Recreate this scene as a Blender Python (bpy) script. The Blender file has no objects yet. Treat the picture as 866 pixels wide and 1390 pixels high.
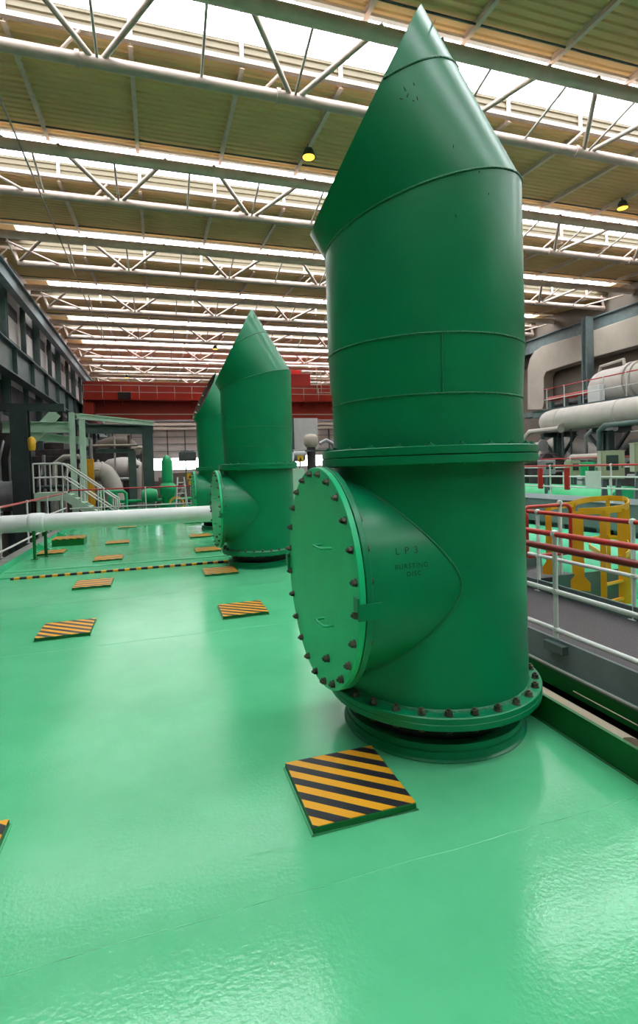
import bpy, bmesh, math, random
from mathutils import Vector, Matrix, Quaternion
random.seed(7)
sc = bpy.context.scene
COL = sc.collection
PI = math.pi
V = Vector

# ------------------------------------------------------------------ camera
F = 701.0; PX, PY = 433.0, 650.0; H = 1.7
def cdir(x, y): return V((x-PX, -(y-PY), -F))
yc = cdir(216, 641).normalized()
xc = cdir(2700, 565).normalized(); xc = (xc - yc*xc.dot(yc)).normalized()
zc = xc.cross(yc)
RM = Matrix((xc, yc, zc))                 # world = RM @ camera
CAM = V((0, 0, H))
def ray(x, y): return RM @ cdir(x, y)
def atY(x, y, Y): r = ray(x, y); return CAM + r*(Y/r.y)
def atX(x, y, X): r = ray(x, y); return CAM + r*(X/r.x)
def atZ(x, y, z=0.0): r = ray(x, y); return CAM + r*((z-H)/r.z)
cd = bpy.data.cameras.new('camera'); cam = bpy.data.objects.new('camera', cd); COL.objects.link(cam)
cam.matrix_world = Matrix.Translation(CAM) @ RM.to_4x4()
cd.sensor_fit = 'AUTO'; cd.sensor_width = 36; cd.lens = 36*F/1390; cd.shift_y = -45/1390
cd.clip_start = 0.05; cd.clip_end = 400
sc.camera = cam

# ------------------------------------------------------------------ materials
def mat(name, col, rough=.5, metal=0., bump=0., bscale=30., var=0., vscale=3., spec=.5, coat=0.):
    m = bpy.data.materials.new(name); m.use_nodes = True
    nt = m.node_tree; b = nt.nodes['Principled BSDF']
    b.inputs['Base Color'].default_value = (*col, 1); b.inputs['Roughness'].default_value = rough
    b.inputs['Metallic'].default_value = metal; b.inputs['Specular IOR Level'].default_value = spec
    if coat: b.inputs['Coat Weight'].default_value = coat; b.inputs['Coat Roughness'].default_value = .1
    tc = nt.nodes.new('ShaderNodeTexCoord')
    if var:
        n = nt.nodes.new('ShaderNodeTexNoise'); n.inputs['Scale'].default_value = vscale; n.inputs['Detail'].default_value = 5
        nt.links.new(tc.outputs['Object'], n.inputs['Vector'])
        r = nt.nodes.new('ShaderNodeValToRGB'); r.color_ramp.elements[0].position = .3; r.color_ramp.elements[1].position = .7
        r.color_ramp.elements[0].color = (*[c*(1-var) for c in col], 1); r.color_ramp.elements[1].color = (*[min(1, c*(1+var)) for c in col], 1)
        nt.links.new(n.outputs['Fac'], r.inputs['Fac']); nt.links.new(r.outputs['Color'], b.inputs['Base Color'])
    if bump:
        n = nt.nodes.new('ShaderNodeTexNoise'); n.inputs['Scale'].default_value = bscale; n.inputs['Detail'].default_value = 3
        nt.links.new(tc.outputs['Object'], n.inputs['Vector'])
        bp = nt.nodes.new('ShaderNodeBump'); bp.inputs['Strength'].default_value = bump; bp.inputs['Distance'].default_value = .01
        nt.links.new(n.outputs['Fac'], bp.inputs['Height']); nt.links.new(bp.outputs['Normal'], b.inputs['Normal'])
    return m
M = {}
M['vent'] = mat('green_gloss_paint', (.0, .225, .085), .32, bump=.12, bscale=14, var=.1, vscale=2.5)
M['cover'] = mat('green_paint_lit_by_deck', (.01, .56, .22), .36, bump=.1, bscale=20, var=.06)  # vent paint lightened in colour for deck light falling on the cover
M['weld'] = mat('painted_weld', (.01, .20, .075), .4, bump=.8, bscale=60)
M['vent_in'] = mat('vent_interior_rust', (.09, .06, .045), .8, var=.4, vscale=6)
M['dgreen'] = mat('dark_green_paint', (.0, .13, .02), .4, var=.12)
M['black'] = mat('black_gasket', (.012, .012, .012), .6)
M['bolt'] = mat('rusty_green_bolt', (.10, .085, .06), .45, .4, var=.6, vscale=25)
M['bolt_head'] = mat('rusty_bolt_head', (.10, .035, .03), .7, .2, var=.5, vscale=40)
M['ink'] = mat('marker_ink', (.0, .03, .02), .7)
M['white'] = mat('white_tube_paint', (.72, .72, .68), .35, var=.06)
M['truss'] = mat('truss_paint', (.50, .39, .33), .5, var=.1)
M['tube'] = mat('grey_roof_tube', (.74, .58, .48), .5, var=.1)
M['rod'] = mat('thin_roof_rod', (.42, .37, .32), .6)
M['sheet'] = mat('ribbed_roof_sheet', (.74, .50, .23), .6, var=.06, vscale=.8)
M['cream'] = mat('cream_upstand_light_offset', (.12, .095, .05), .6, var=.05)  # cream sheeting, colour darkened to offset the strong rooflight on it
M['red'] = mat('red_rail_paint', (.50, .025, .02), .3)
M['dred'] = mat('dark_red_pipe_paint', (.22, .012, .012), .3)
M['crane'] = mat('crane_red_paint', (.42, .03, .012), .5, var=.15, vscale=.5)
M['yellow'] = mat('yellow_ladder_paint', (.80, .36, .01), .4, var=.05)
M['pale'] = mat('pale_green_steel', (.50, .68, .52), .45, var=.05)
M['dsteel'] = mat('dark_steel_column', (.035, .05, .048), .5, var=.2)
M['bsteel'] = mat('blue_grey_steel', (.17, .22, .22), .45, var=.15)
M['gsteel'] = mat('dark_green_grey_steel', (.085, .13, .12), .45, var=.15)
M['wall'] = mat('grey_cladding', (.66, .60, .57), .7, var=.1, vscale=.6)
M['brown'] = mat('brown_wall_cladding', (.20, .16, .125), .75, var=.15, vscale=.6)
M['duct'] = mat('cream_duct', (.55, .47, .38), .6, var=.08, vscale=1)
M['pipe'] = mat('ivory_pipe_lagging', (.56, .50, .44), .4, var=.08)
M['gpipe'] = mat('grey_aluminium_lagging', (.42, .42, .42), .35, .5, var=.15)
M['green'] = mat('bright_green_equipment', (.01, .42, .14), .35, var=.1)
M['lgreen'] = mat('light_green_casing_paint', (.04, .48, .23), .25, var=.08, bump=.2, bscale=6)
M['cab'] = mat('olive_cabinet_paint', (.33, .37, .22), .45)
M['glassdark'] = mat('cabinet_window', (.03, .06, .05), .15)
M['subfloor'] = mat('dark_hall_floor', (.02, .02, .02), .7, var=.3)
M['beige'] = mat('beige_lagging', (.36, .29, .2), .6, var=.1)
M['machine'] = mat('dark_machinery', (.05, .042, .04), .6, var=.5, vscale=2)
M['sign'] = mat('yellow_warning_sign', (.85, .45, .02), .5)
M['foam'] = mat('concrete_ledge', (.20, .20, .17), .7, var=.2, vscale=6)

def ramp_tex(name, build, rough=.35):
    m = bpy.data.materials.new(name); m.use_nodes = True; nt = m.node_tree
    b = nt.nodes['Principled BSDF']; b.inputs['Roughness'].default_value = rough
    tc = nt.nodes.new('ShaderNodeTexCoord'); sx = nt.nodes.new('ShaderNodeSeparateXYZ'); nt.links.new(tc.outputs['Object'], sx.inputs[0])
    build(nt, sx, b); return m
def mth(nt, op, a, b=None):
    n = nt.nodes.new('ShaderNodeMath'); n.operation = op
    for i, v in enumerate((a, b)):
        if v is None: continue
        if isinstance(v, (int, float)): n.inputs[i].default_value = v
        else: nt.links.new(v, n.inputs[i])
    return n.outputs[0]
def mixc(nt, fac, c0, c1, out):
    mx = nt.nodes.new('ShaderNodeMix'); mx.data_type = 'RGBA'
    mx.inputs['A'].default_value = (*c0, 1); mx.inputs['B'].default_value = (*c1, 1)
    nt.links.new(fac, mx.inputs['Factor']); nt.links.new(mx.outputs['Result'], out)
YEL = (.86, .40, .02); BLK = (.022, .022, .03)
def haz(nt, sx, b):       # diagonal stripes across a .53 x .56 plate
    u = mth(nt, 'MULTIPLY', sx.outputs['X'], .78/.53); v = mth(nt, 'MULTIPLY', sx.outputs['Y'], 1/.56)
    s = mth(nt, 'ADD', u, v); s = mth(nt, 'ADD', s, .39+.5-.98+2.35); s = mth(nt, 'DIVIDE', s, .235)
    fr = mth(nt, 'FRACT', s); g = mth(nt, 'LESS_THAN', fr, .5); mixc(nt, g, BLK, YEL, b.inputs['Base Color'])
M['hazard'] = ramp_tex('hazard_stripes', haz, .4)
def dash(nt, sx, b):      # black dashes on a yellow strip
    s = mth(nt, 'ADD', sx.outputs['X'], 10.); fr = mth(nt, 'FRACT', mth(nt, 'DIVIDE', s, .19))
    g = mth(nt, 'LESS_THAN', fr, .55); mixc(nt, g, YEL, BLK, b.inputs['Base Color'])
M['dash'] = ramp_tex('dashed_edge_strip', dash, .5)
def chk(nt, sx, b):       # raised chequer pattern on the walkway
    x = mth(nt, 'MULTIPLY', mth(nt, 'ADD', sx.outputs['X'], sx.outputs['Y']), 150.); y = mth(nt, 'MULTIPLY', mth(nt, 'SUBTRACT', sx.outputs['X'], sx.outputs['Y']), 150.)
    h = mth(nt, 'MULTIPLY', mth(nt, 'SINE', x), mth(nt, 'SINE', y)); g = mth(nt, 'GREATER_THAN', h, .25)
    mixc(nt, g, (.02, .017, .02), (.15, .13, .135), b.inputs['Base Color'])
    bp = nt.nodes.new('ShaderNodeBump'); bp.inputs['Distance'].default_value = .004; nt.links.new(g, bp.inputs['Height']); nt.links.new(bp.outputs['Normal'], b.inputs['Normal'])
M['chequer'] = ramp_tex('chequer_plate', chk, .45)

# deck paint: thick glossy light green with fine orange peel and large soft unevenness
m = bpy.data.materials.new('light_green_deck_paint'); m.use_nodes = True; nt = m.node_tree; b = nt.nodes['Principled BSDF']
tc = nt.nodes.new('ShaderNodeTexCoord')
n1 = nt.nodes.new('ShaderNodeTexNoise'); n1.inputs['Scale'].default_value = 55; n1.inputs['Detail'].default_value = 4
n2 = nt.nodes.new('ShaderNodeTexNoise'); n2.inputs['Scale'].default_value = 3.5; n2.inputs['Detail'].default_value = 5; n2.inputs['Roughness'].default_value = .6
n3 = nt.nodes.new('ShaderNodeTexNoise'); n3.inputs['Scale'].default_value = 1.1; n3.inputs['Detail'].default_value = 6; n3.inputs['Roughness'].default_value = .65
mp = nt.nodes.new('ShaderNodeMapping'); mp.inputs['Scale'].default_value = (.35, 1.6, 1)
nt.links.new(tc.outputs['Object'], mp.inputs['Vector'])
for n in (n1, n3): nt.links.new(tc.outputs['Object'], n.inputs['Vector'])
nt.links.new(mp.outputs['Vector'], n2.inputs['Vector'])
b1 = nt.nodes.new('ShaderNodeBump'); b1.inputs['Strength'].default_value = .24; b1.inputs['Distance'].default_value = .004
b2 = nt.nodes.new('ShaderNodeBump'); b2.inputs['Strength'].default_value = .09; b2.inputs['Distance'].default_value = .02
nt.links.new(n1.outputs['Fac'], b1.inputs['Height']); nt.links.new(n2.outputs['Fac'], b2.inputs['Height'])
nt.links.new(b2.outputs['Normal'], b1.inputs['Normal']); nt.links.new(b1.outputs['Normal'], b.inputs['Normal'])
rp = nt.nodes.new('ShaderNodeValToRGB'); rp.color_ramp.elements[0].position = .3; rp.color_ramp.elements[1].position = .72
rp.color_ramp.elements[0].color = (.09, .50, .225, 1); rp.color_ramp.elements[1].color = (.135, .585, .29, 1)
nt.links.new(n3.outputs['Fac'], rp.inputs['Fac']); nt.links.new(rp.outputs['Color'], b.inputs['Base Color'])
b.inputs['Roughness'].default_value = .11; b.inputs['Specular IOR Level'].default_value = .68
b.inputs['Coat Weight'].default_value = .0; b.inputs['Coat Roughness'].default_value = .12
M['deck'] = m

def glass(name, col, trans):
    m = bpy.data.materials.new(name); m.use_nodes = True; nt = m.node_tree; nt.nodes.clear()
    o = nt.nodes.new('ShaderNodeOutputMaterial'); mx = nt.nodes.new('ShaderNodeMixShader')
    t = nt.nodes.new('ShaderNodeBsdfTransparent'); t.inputs['Color'].default_value = (*col, 1)
    g = nt.nodes.new('ShaderNodeBsdfGlossy'); g.inputs['Roughness'].default_value = .1; g.inputs['Color'].default_value = (.9, .9, .9, 1)
    mx.inputs[0].default_value = 1-trans
    nt.links.new(t.outputs[0], mx.inputs[1]); nt.links.new(g.outputs[0], mx.inputs[2]); nt.links.new(mx.outputs[0], o.inputs[0]); return m
M['glass'] = glass('rooflight_glass', (.97, .98, 1), .93)
def emis(name, col, s):
    m = bpy.data.materials.new(name); m.use_nodes = True; b = m.node_tree.nodes['Principled BSDF']
    b.inputs['Base Color'].default_value = (*col, 1); b.inputs['Emission Color'].default_value = (*col, 1); b.inputs['Emission Strength'].default_value = s; return m
M['lamp'] = emis('warm_lamp_glow', (1, .42, .05), 3)

# ------------------------------------------------------------------ mesh helpers
class MB:
    def __init__(s): s.bm = bmesh.new(); s.mats = []
    def box(s, a, b_, rot=None, org=None):
        x0, y0, z0 = [min(p, q) for p, q in zip(a, b_)]; x1, y1, z1 = [max(p, q) for p, q in zip(a, b_)]
        vs = [s.bm.verts.new(p) for p in ((x0,y0,z0),(x1,y0,z0),(x1,y1,z0),(x0,y1,z0),(x0,y0,z1),(x1,y0,z1),(x1,y1,z1),(x0,y1,z1))]
        for f in ((3,2,1,0),(4,5,6,7),(0,1,5,4),(1,2,6,5),(2,3,7,6),(3,0,4,7)): s.bm.faces.new([vs[i] for i in f])
        if rot is not None: bmesh.ops.rotate(s.bm, verts=vs, cent=org or (0,0,0), matrix=rot)
        return s
    def beam(s, p, q, w, h, up=V((0,0,1))):      # rectangular bar from p to q
        p, q = V(p), V(q); d = (q-p).normalized()
        if abs(d.dot(up)) > .98: up = V((0,1,0))
        r = d.cross(up).normalized(); u = r.cross(d)
        vs = []
        for o in (p, q):
            for i, j in ((-1,-1),(1,-1),(1,1),(-1,1)): vs.append(s.bm.verts.new(o + r*w/2*i + u*h/2*j))
        for f in ((0,1,2,3),(7,6,5,4),(0,4,5,1),(1,5,6,2),(2,6,7,3),(3,7,4,0)): s.bm.faces.new([vs[i] for i in f])
        return s
    def ibeam(s, p, q, w, h, t=.03, up=V((0,0,1))):
        p, q = V(p), V(q); d = (q-p).normalized()
        if abs(d.dot(up)) > .98: up = V((0,1,0))
        r = d.cross(up).normalized(); u = r.cross(d)
        s.beam(p+u*(h-t)/2, q+u*(h-t)/2, w, t, up); s.beam(p-u*(h-t)/2, q-u*(h-t)/2, w, t, up); s.beam(p, q, t, h-2*t, up); return s
    def tube(s, pts, r, n=12, closed=False, cap=True):
        pts = [V(p) for p in pts]; N = len(pts); rings = []; pr = None
        for i, p in enumerate(pts):
            if closed: t = (pts[(i+1) % N]-pts[i-1]).normalized()
            else: t = ((pts[min(i+1, N-1)]-p).normalized()+(p-pts[max(i-1, 0)]).normalized()).normalized()
            if pr is None:
                a = V((0,0,1)) if abs(t.z) < .9 else V((1,0,0)); pr = t.cross(a).normalized()
            pr = (pr - t*pr.dot(t)).normalized(); bt = t.cross(pr)
            rr = r[i] if isinstance(r, (list, tuple)) else r
            k = 1.0
            if 0 < i < N-1 or closed:
                c_ = t.dot((pts[(i+1) % N]-p).normalized()); k = 1/max(.5, c_)
            rings.append([s.bm.verts.new(p + (pr*math.cos(2*PI*j/n)+bt*math.sin(2*PI*j/n))*rr*(k if k < 1.05 else 1)) for j in range(n)])
        rng = range(N) if closed else range(N-1)
        for i in rng:
            A, B = rings[i], rings[(i+1) % N]
            for j in range(n):
                f = s.bm.faces.new((A[j], A[(j+1) % n], B[(j+1) % n], B[j])); f.smooth = True
        if cap and not closed:
            s.bm.faces.new(list(reversed(rings[0]))); s.bm.faces.new(rings[-1])
        return s
    def lathe(s, prof, n=64, c=(0,0), closed=True, axis=None):
        # prof: list of (r, z); axis: optional (origin, direction)
        if axis:
            o, d = V(axis[0]), V(axis[1]).normalized(); a = V((0,0,1)) if abs(d.z) < .9 else V((1,0,0))
            e1 = d.cross(a).normalized(); e2 = d.cross(e1)
        else: o, d, e1, e2 = V((c[0], c[1], 0)), V((0,0,1)), V((1,0,0)), V((0,1,0))
        rings = [[s.bm.verts.new(o + d*z + (e1*math.cos(2*PI*j/n)+e2*math.sin(2*PI*j/n))*max(r, 1e-4)) for j in range(n)] for r, z in prof]
        R = len(rings)
        for i in range(R if closed else R-1):
            A, B = rings[i], rings[(i+1) % R]
            for j in range(n): s.bm.faces.new((A[j], A[(j+1) % n], B[(j+1) % n], B[j]))
        return s
    def disc(s, o, d, r, t, n=48): return s.lathe([(0,0),(r,0),(r,t),(0,t)], n, axis=(o, d), closed=False)
    def prism(s, poly, y0, y1, axis='y'):       # poly in the two other axes
        def mk(p, t): return {'y': (p[0], t, p[1]), 'x': (t, p[0], p[1]), 'z': (p[0], p[1], t)}[axis]
        A = [s.bm.verts.new(mk(p, y0)) for p in poly]; B = [s.bm.verts.new(mk(p, y1)) for p in poly]; n = len(poly)
        s.bm.faces.new(A); s.bm.faces.new(list(reversed(B)))
        for i in range(n): s.bm.faces.new((A[i], B[i], B[(i+1) % n], A[(i+1) % n]))
        return s
    def strip(s, pts2, x0, x1, t=.006):         # folded sheet profile in (y,z) run along x, with thickness t
        up = [s.bm.verts.new((x0, y, z)) for y, z in pts2]; uq = [s.bm.verts.new((x1, y, z)) for y, z in pts2]
        for i in range(len(pts2)-1): s.bm.faces.new((up[i], up[i+1], uq[i+1], uq[i]))
        return s
    def build(s, name, m, parent=None, smooth=None, bevel=0.0, loc=None):
        bmesh.ops.remove_doubles(s.bm, verts=s.bm.verts, dist=1e-6)
        bmesh.ops.recalc_face_normals(s.bm, faces=s.bm.faces)
        me = bpy.data.meshes.new(name); s.bm.to_mesh(me); s.bm.free()
        for mm in (m if isinstance(m, (list, tuple)) else [m]): me.materials.append(mm)
        if smooth is not None:
            for p in me.polygons: p.use_smooth = True
            me.set_sharp_from_angle(angle=math.radians(smooth))
        o = bpy.data.objects.new(name, me); COL.objects.link(o)
        if parent: o.parent = parent
        if loc: o.location = loc
        if bevel:
            bv = o.modifiers.new('bevel', 'BEVEL'); bv.width = bevel; bv.segments = 2; bv.limit_method = 'ANGLE'
        return o
def tag(o, label, cat, group=None, kind=None):
    o['label'] = label; o['category'] = cat
    if group: o['group'] = group
    if kind: o['kind'] = kind
    return o
def thing(name, label, cat, loc=(0,0,0), rz=0, group=None):
    o = bpy.data.objects.new(name, None); COL.objects.link(o); o.location = loc; o.rotation_euler = (0,0,rz)
    o.empty_display_size = .1
    return tag(o, label, cat, group)
def structure(o): o['kind'] = 'structure'; return o
def children(o): return [c for c in COL.objects if c.parent == o]
def copy_tree(o, parent=None):
    c = o.copy(); COL.objects.link(c); c.parent = parent
    for ch in children(o): copy_tree(ch, c)
    return c
def arc(c, r, a0, a1, n, e1, e2):
    c, e1, e2 = V(c), V(e1), V(e2)
    return [c + e1*r*math.cos(a0+(a1-a0)*i/n) + e2*r*math.sin(a0+(a1-a0)*i/n) for i in range(n+1)]
def local(o, p): return V(p) - o.location
ORD = ['first', 'second', 'third', 'fourth', 'fifth', 'sixth', 'seventh', 'eighth', 'ninth', 'tenth', 'eleventh', 'twelfth']

# ------------------------------------------------------------------ deck (floor) and kerbs
XL, XR = -2.72, 2.33; Y0, Y1 = -3.0, 19.0
b = MB(); b.box((XL, Y0, -.35), (XR, Y1, 0))
def bead(b, y, r=.0045, x0=XL, x1=XR, z=0):
    n = 60; b.tube([(x0+(x1-x0)*i/n, y+.004*math.sin(i*.9), z-.002+.0008*math.sin(i*2.3)) for i in range(n+1)], r, 6)
for y in (-.6, 1.98, 5.52, 7.5, 12.3, 15.2): bead(b, y)
b.tube([(-.02, Y0, 0), (-.02, -.6, 0)], .005, 6)
structure(b.build('floor', M['deck']))
# slightly raised steps (plate laps) past the dashed strip
b = MB(); b.box((XL+.05, 9.72, 0), (XR-.05, 9.95, .03)); b.box((XL+.05, 10.3, 0), (XR-.05, 10.42, .02)); structure(b.build('trim_1', M['deck'], bevel=.008))
b = MB(); b.box((XR, Y0, -.35), (XR+.02, Y1, .175)); b.box((XR-.002, Y0, .172), (XR+.022, Y1, .178)); b.tube([(XR-.004, Y0, 0), (XR-.004, Y1, 0)], .008, 6)
structure(b.build('trim_2', M['dgreen']))
b = MB(); b.box((XL-.02, Y0, -.35), (XL, Y1, .12))
for y in (9.3, 13.2, 15.6, 18.0):
    b.prism([(XL, 0), (XL, .16), (XL+.26, 0)], y, y+.02)
structure(b.build('trim_3', M['lgreen']))
b = MB(); b.box((XL-.35, Y0, -.1), (XL-.02, 24, .06)); structure(b.build('trim_4', M['foam']))
b = MB(); b.box((XL, Y1, -.35), (XR, Y1+.02, .10)); structure(b.build('trim_5', M['lgreen']))
b = MB(); b.box((-40, -21, -3.2), (40, 80, -3.0)); structure(b.build('floor', M['subfloor']))

b = MB(); b.box((-1.78, -.03, 0), (1.78, .03, .035))
tag(b.build('edge_strip', M['dash'], loc=(-.62, 9.6, 0), bevel=.004), 'low yellow and black dashed strip across the light green deck', 'strip')

# hazard hatches
def make_hatch():
    t = thing('access_hatch', '', 'hatch', group='striped hatches on the green deck')
    b = MB(); b.box((-.265, -.28, 0), (.265, .28, .036)); b.build('plate', M['dgreen'], t, bevel=.004)
    b = MB(); b.box((-.262, -.277, .036), (.262, .277, .039)); b.build('striped_top', M['hazard'], t)
    b = MB(); b.tube([(-.268, -.283, .002), (.268, -.283, .002), (.268, .283, .002), (-.268, .283, .002)], .009, 8, closed=True); b.build('weld_bead', M['deck'], t, smooth=60)
    return t
h0 = make_hatch()
hp = [(.885, 2.545, 'yellow and black striped hatch in front of the nearest green vent'),
      (.90, 6.19, 'striped hatch left of the nearest vent, second in the right-hand line of hatches'),
      (.91, 8.70, 'striped hatch just before the dashed strip, beside the second vent'),
      (.93, 11.2, 'striped hatch just behind the dashed strip, beside the second vent'),
      (.96, 13.7, 'striped hatch in the right line, second behind the dashed strip'),
      (1.0, 17.5, 'striped hatch beside the farthest vent, last of the right-hand line'),
      (-1.02, 2.545, 'striped hatch cut by the left edge of the photo'),
      (-1.02, 6.17, 'striped hatch in the left line, nearest one seen whole'),
      (-1.02, 8.58, 'striped hatch in the left line, last before the dashed strip'),
      (-1.02, 11.05, 'striped hatch in the left line, first behind the dashed strip'),
      (-1.02, 13.5, 'striped hatch in the left line, second behind the dashed strip'),
      (-1.0, 17.2, 'striped hatch in the left line, last one under the white pipe'),
      (-2.3, 12.5, 'striped hatch by the left kerb beside the green pipe props')]
for i, (x, y, l) in enumerate(hp):
    o = h0 if i == 0 else copy_tree(h0)
    o.location = (x, y, 0); o['label'] = l
t = thing('raised_hatch_box', 'tall green hatch box with striped lid by the left kerb', 'hatch box', (-2.15, 13.9, 0))
b = MB(); b.box((-.35, -.3, 0), (.35, .3, .16)); b.build('box_body', M['dgreen'], t, bevel=.006)
b = MB(); b.box((-.36, -.31, .16), (.36, .31, .175)); b.build('lid', M['hazard'], t)

# ------------------------------------------------------------------ vents
RB, RU = .617, .637
AZ = .02; BL = .79; BZ = 1.02; RC = .68; RBR = .60
def hexbolt(bm_, p, d, r=.02, h=.026, back=None):
    # one piece: stud tip, hexagonal nut, washer and (for through bolts) shank and rear nut
    p = V(p); d = V(d).normalized(); a = V((0,0,1)) if abs(d.z) < .9 else V((1,0,0)); e1 = d.cross(a).normalized(); e2 = d.cross(e1)
    prof = [(.5*r,h+.010,12),(.5*r,h,12),(.93*r,h,6),(r,h-.003,6),(r,.005,6),(1.25*r,.005,12),(1.25*r,0,12)]
    if back: prof += [(.45*r,0,12),(.45*r,-back,12),(r,-back,6),(r,-back-h*.7,6)]
    rings = [[bm_.bm.verts.new(p+d*z+(e1*math.cos(2*PI*k/12)+e2*math.sin(2*PI*k/12))*q*(1 if n_ == 12 or k % 2 == 0 else .866)) for k in range(12)] for q, z, n_ in prof]
    for A, B in zip(rings[:-1], rings[1:]):
        for k in range(12): bm_.bm.faces.new((A[k], A[(k+1)%12], B[(k+1)%12], B[k]))
    bm_.bm.faces.new(rings[0]); bm_.bm.faces.new(list(reversed(rings[-1])))
def make_vent(mouth_rot=0.0):
    t = thing('vent_pipe', '', 'vent', group='green exhaust vents on the deck')
    b = MB(); b.lathe([(.60,0),(.60,.004),(.588,.014),(.586,.055),(.575,.058),(.575,.064),(.580,.066),(.580,.098),(.50,.098),(.50,0)], 96)
    b.build('base_ring', M['vent'], t, smooth=35)
    b = MB(); b.lathe([(.52,.098),(.52,.228),(.45,.228),(.45,.098)], 96); b.build('gasket_gap', M['black'], t, smooth=35)
    b = MB(); b.lathe([(.688,.228),(.694,.234),(.694,.264),(.691,.267),(.694,.270),(.694,.299),(.688,.305),(.55,.305),(.55,.228)], 128)
    fl = b.build('base_flange', M['vent'], t, smooth=30)
    nb = 28
    for i in range(nb):
        a = 2*PI*(i+.35)/nb
        b = MB(); hexbolt(b, (.656*math.cos(a), .656*math.sin(a), .305), (0,0,1), .0205, .026, back=.077)
        o = b.build('bolt', M['bolt'], t, smooth=25)
    # body with branch: two cylinders joined on their intersection line (the body carries the opening hidden inside)
    b = MB(); b.lathe([(RB,.305),(RB,1.70),(RB-.012,1.70),(RB-.012,.305)], 128); b.build('lower_body', M['vent'], t, smooth=40)
    b = MB(); b.lathe([(RB-.004,.30),(RB+.012,.302),(RB+.009,.312),(RB-.004,.322)], 96); b.build('weld_bead', M['weld'], t, smooth=40)
    # branch generated as generator lines from the body surface to the flange
    dx, dy = -math.cos(AZ), -math.sin(AZ); ex, ey = -dy, dx
    b = MB(); n = 96; A = []; B = []; wl = []
    for j in range(n):
        u = 2*PI*j/n; s_ = RBR*math.cos(u); zz = BZ+RBR*math.sin(u)
        l0 = math.sqrt(max(RB*RB-s_*s_, 0))
        A.append(b.bm.verts.new((dx*(l0-.03)+ex*s_, dy*(l0-.03)+ey*s_, zz)))
        wl.append(V((dx*(l0)+ex*s_*1.004, dy*(l0)+ey*s_*1.004, zz)))
        B.append(b.bm.verts.new((dx*(BL-.06)+ex*s_, dy*(BL-.06)+ey*s_, zz)))
    for j in range(n): b.bm.faces.new((A[j], A[(j+1)%n], B[(j+1)%n], B[j]))
    b.build('side_branch', M['vent'], t, smooth=60)
    b = MB(); b.tube(wl, .006, 6, closed=True); b.build('weld_bead', M['weld'], t, smooth=60)
    D = V((dx, dy, 0)); E = V((ex, ey, 0)); cen = V((dx*BL, dy*BL, BZ))
    b = MB(); b.lathe([(RC-.002,-.075),(RC,-.072),(RC,-.043),(RC-.002,-.040),(RC-.09,-.040),(RC-.09,-.075)], 128, axis=(cen, D)); b.build('branch_flange', M['vent'], t, smooth=30)
    b = MB(); b.lathe([(RC-.012,-.040),(RC-.012,-.034),(RC-.1,-.034),(RC-.1,-.040)], 96, axis=(cen, D)); b.build('gasket', M['black'], t, smooth=30)
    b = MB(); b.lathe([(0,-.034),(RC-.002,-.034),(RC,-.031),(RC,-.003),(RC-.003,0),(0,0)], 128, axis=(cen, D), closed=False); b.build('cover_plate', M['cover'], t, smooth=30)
    for i in range(24):
        a = 2*PI*(i+.5)/24; p = cen + E*math.cos(a)*(RC-.038) + V((0,0,1))*math.sin(a)*(RC-.038)
        b = MB(); hexbolt(b, p, D, .0185, .024, back=.075)
        b.build('bolt', M['bolt'], t, smooth=25)
    b = MB(); hexbolt(b, cen+E*.16+V((0,0,-.47)), D, .02, .03); b.build('bolt', M['bolt'], t, smooth=40)
    for zz in (.21, -.24):
        b = MB(); hc = cen + E*.19 + V((0,0,zz))
        pts = [hc+E*(-.08)-D*.004, hc+E*(-.08)+D*.045, hc+E*(-.07)+D*.06, hc+E*.07+D*.06, hc+E*.08+D*.045, hc+E*.08-D*.004]
        b.tube(pts, .008, 8); b.build('handle', M['lgreen'], t, smooth=60)  # lighter green stands in for light caught along the handles
    for sg, zz in ((-1, .0), (1, -.02)):
        b = MB()
        p0 = cen + E*(sg*(RC+.008)) + V((0,0,zz))
        q = MB()
        vs = []
        for dd, ee, z_ in ((.012, 0, 0), (-.10, 0, 0)):
            pass
        b.beam(p0+D*.015+V((0,0,-.04)), p0+D*(-.115)+V((0,0,-.04)), .014, .085); b.beam(p0+D*.018-E*sg*.04, p0+D*.018+E*sg*.02, .012, .075)
        b.build('hinge_bracket', M['vent'], t, bevel=.002)
    # upper flange pair
    for z0, z1, nm in ((1.70,1.748,'lower_collar'),(1.752,1.80,'upper_collar')):
        b = MB(); b.lathe([(.695,z0),(.70,z0+.004),(.70,z1-.004),(.695,z1),(.58,z1),(.58,z0)], 128); b.build(nm, M['vent'], t, smooth=30)
    b = MB(); b.lathe([(.692,1.748),(.692,1.752),(.58,1.752),(.58,1.748)], 96); b.build('gasket', M['black'], t, smooth=30)
    for i in range(24):
        a = 2*PI*(i+.2)/24
        b = MB(); p = V((.66*math.cos(a), .66*math.sin(a), 0)); hexbolt(b, p+V((0,0,1.80)), (0,0,1), .021, .010, back=.10)
        b.build('bolt', M['vent'], t, smooth=40)
    # riser: straight, cone, straight up to the mitre
    phi, th, zs, psi, eps, off = -.22, .527, 3.276, -.093+mouth_rot, .484, .745
    dh = V((-math.cos(phi), -math.sin(phi), 0)); e = V((-dh.y, dh.x, 0)); up = V((0,0,1))
    ax = dh*math.sin(th)+up*math.cos(th); bb = e.cross(ax).normalized()
    if bb.dot(dh) < 0: bb = -bb
    mn = ax+up
    nrm = V((-math.cos(psi)*math.cos(eps), -math.sin(psi)*math.cos(eps), math.sin(eps)))
    o = V((0,0,zs)); n = 128; mo = o+ax*off
    b = MB(); rings = []
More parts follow.
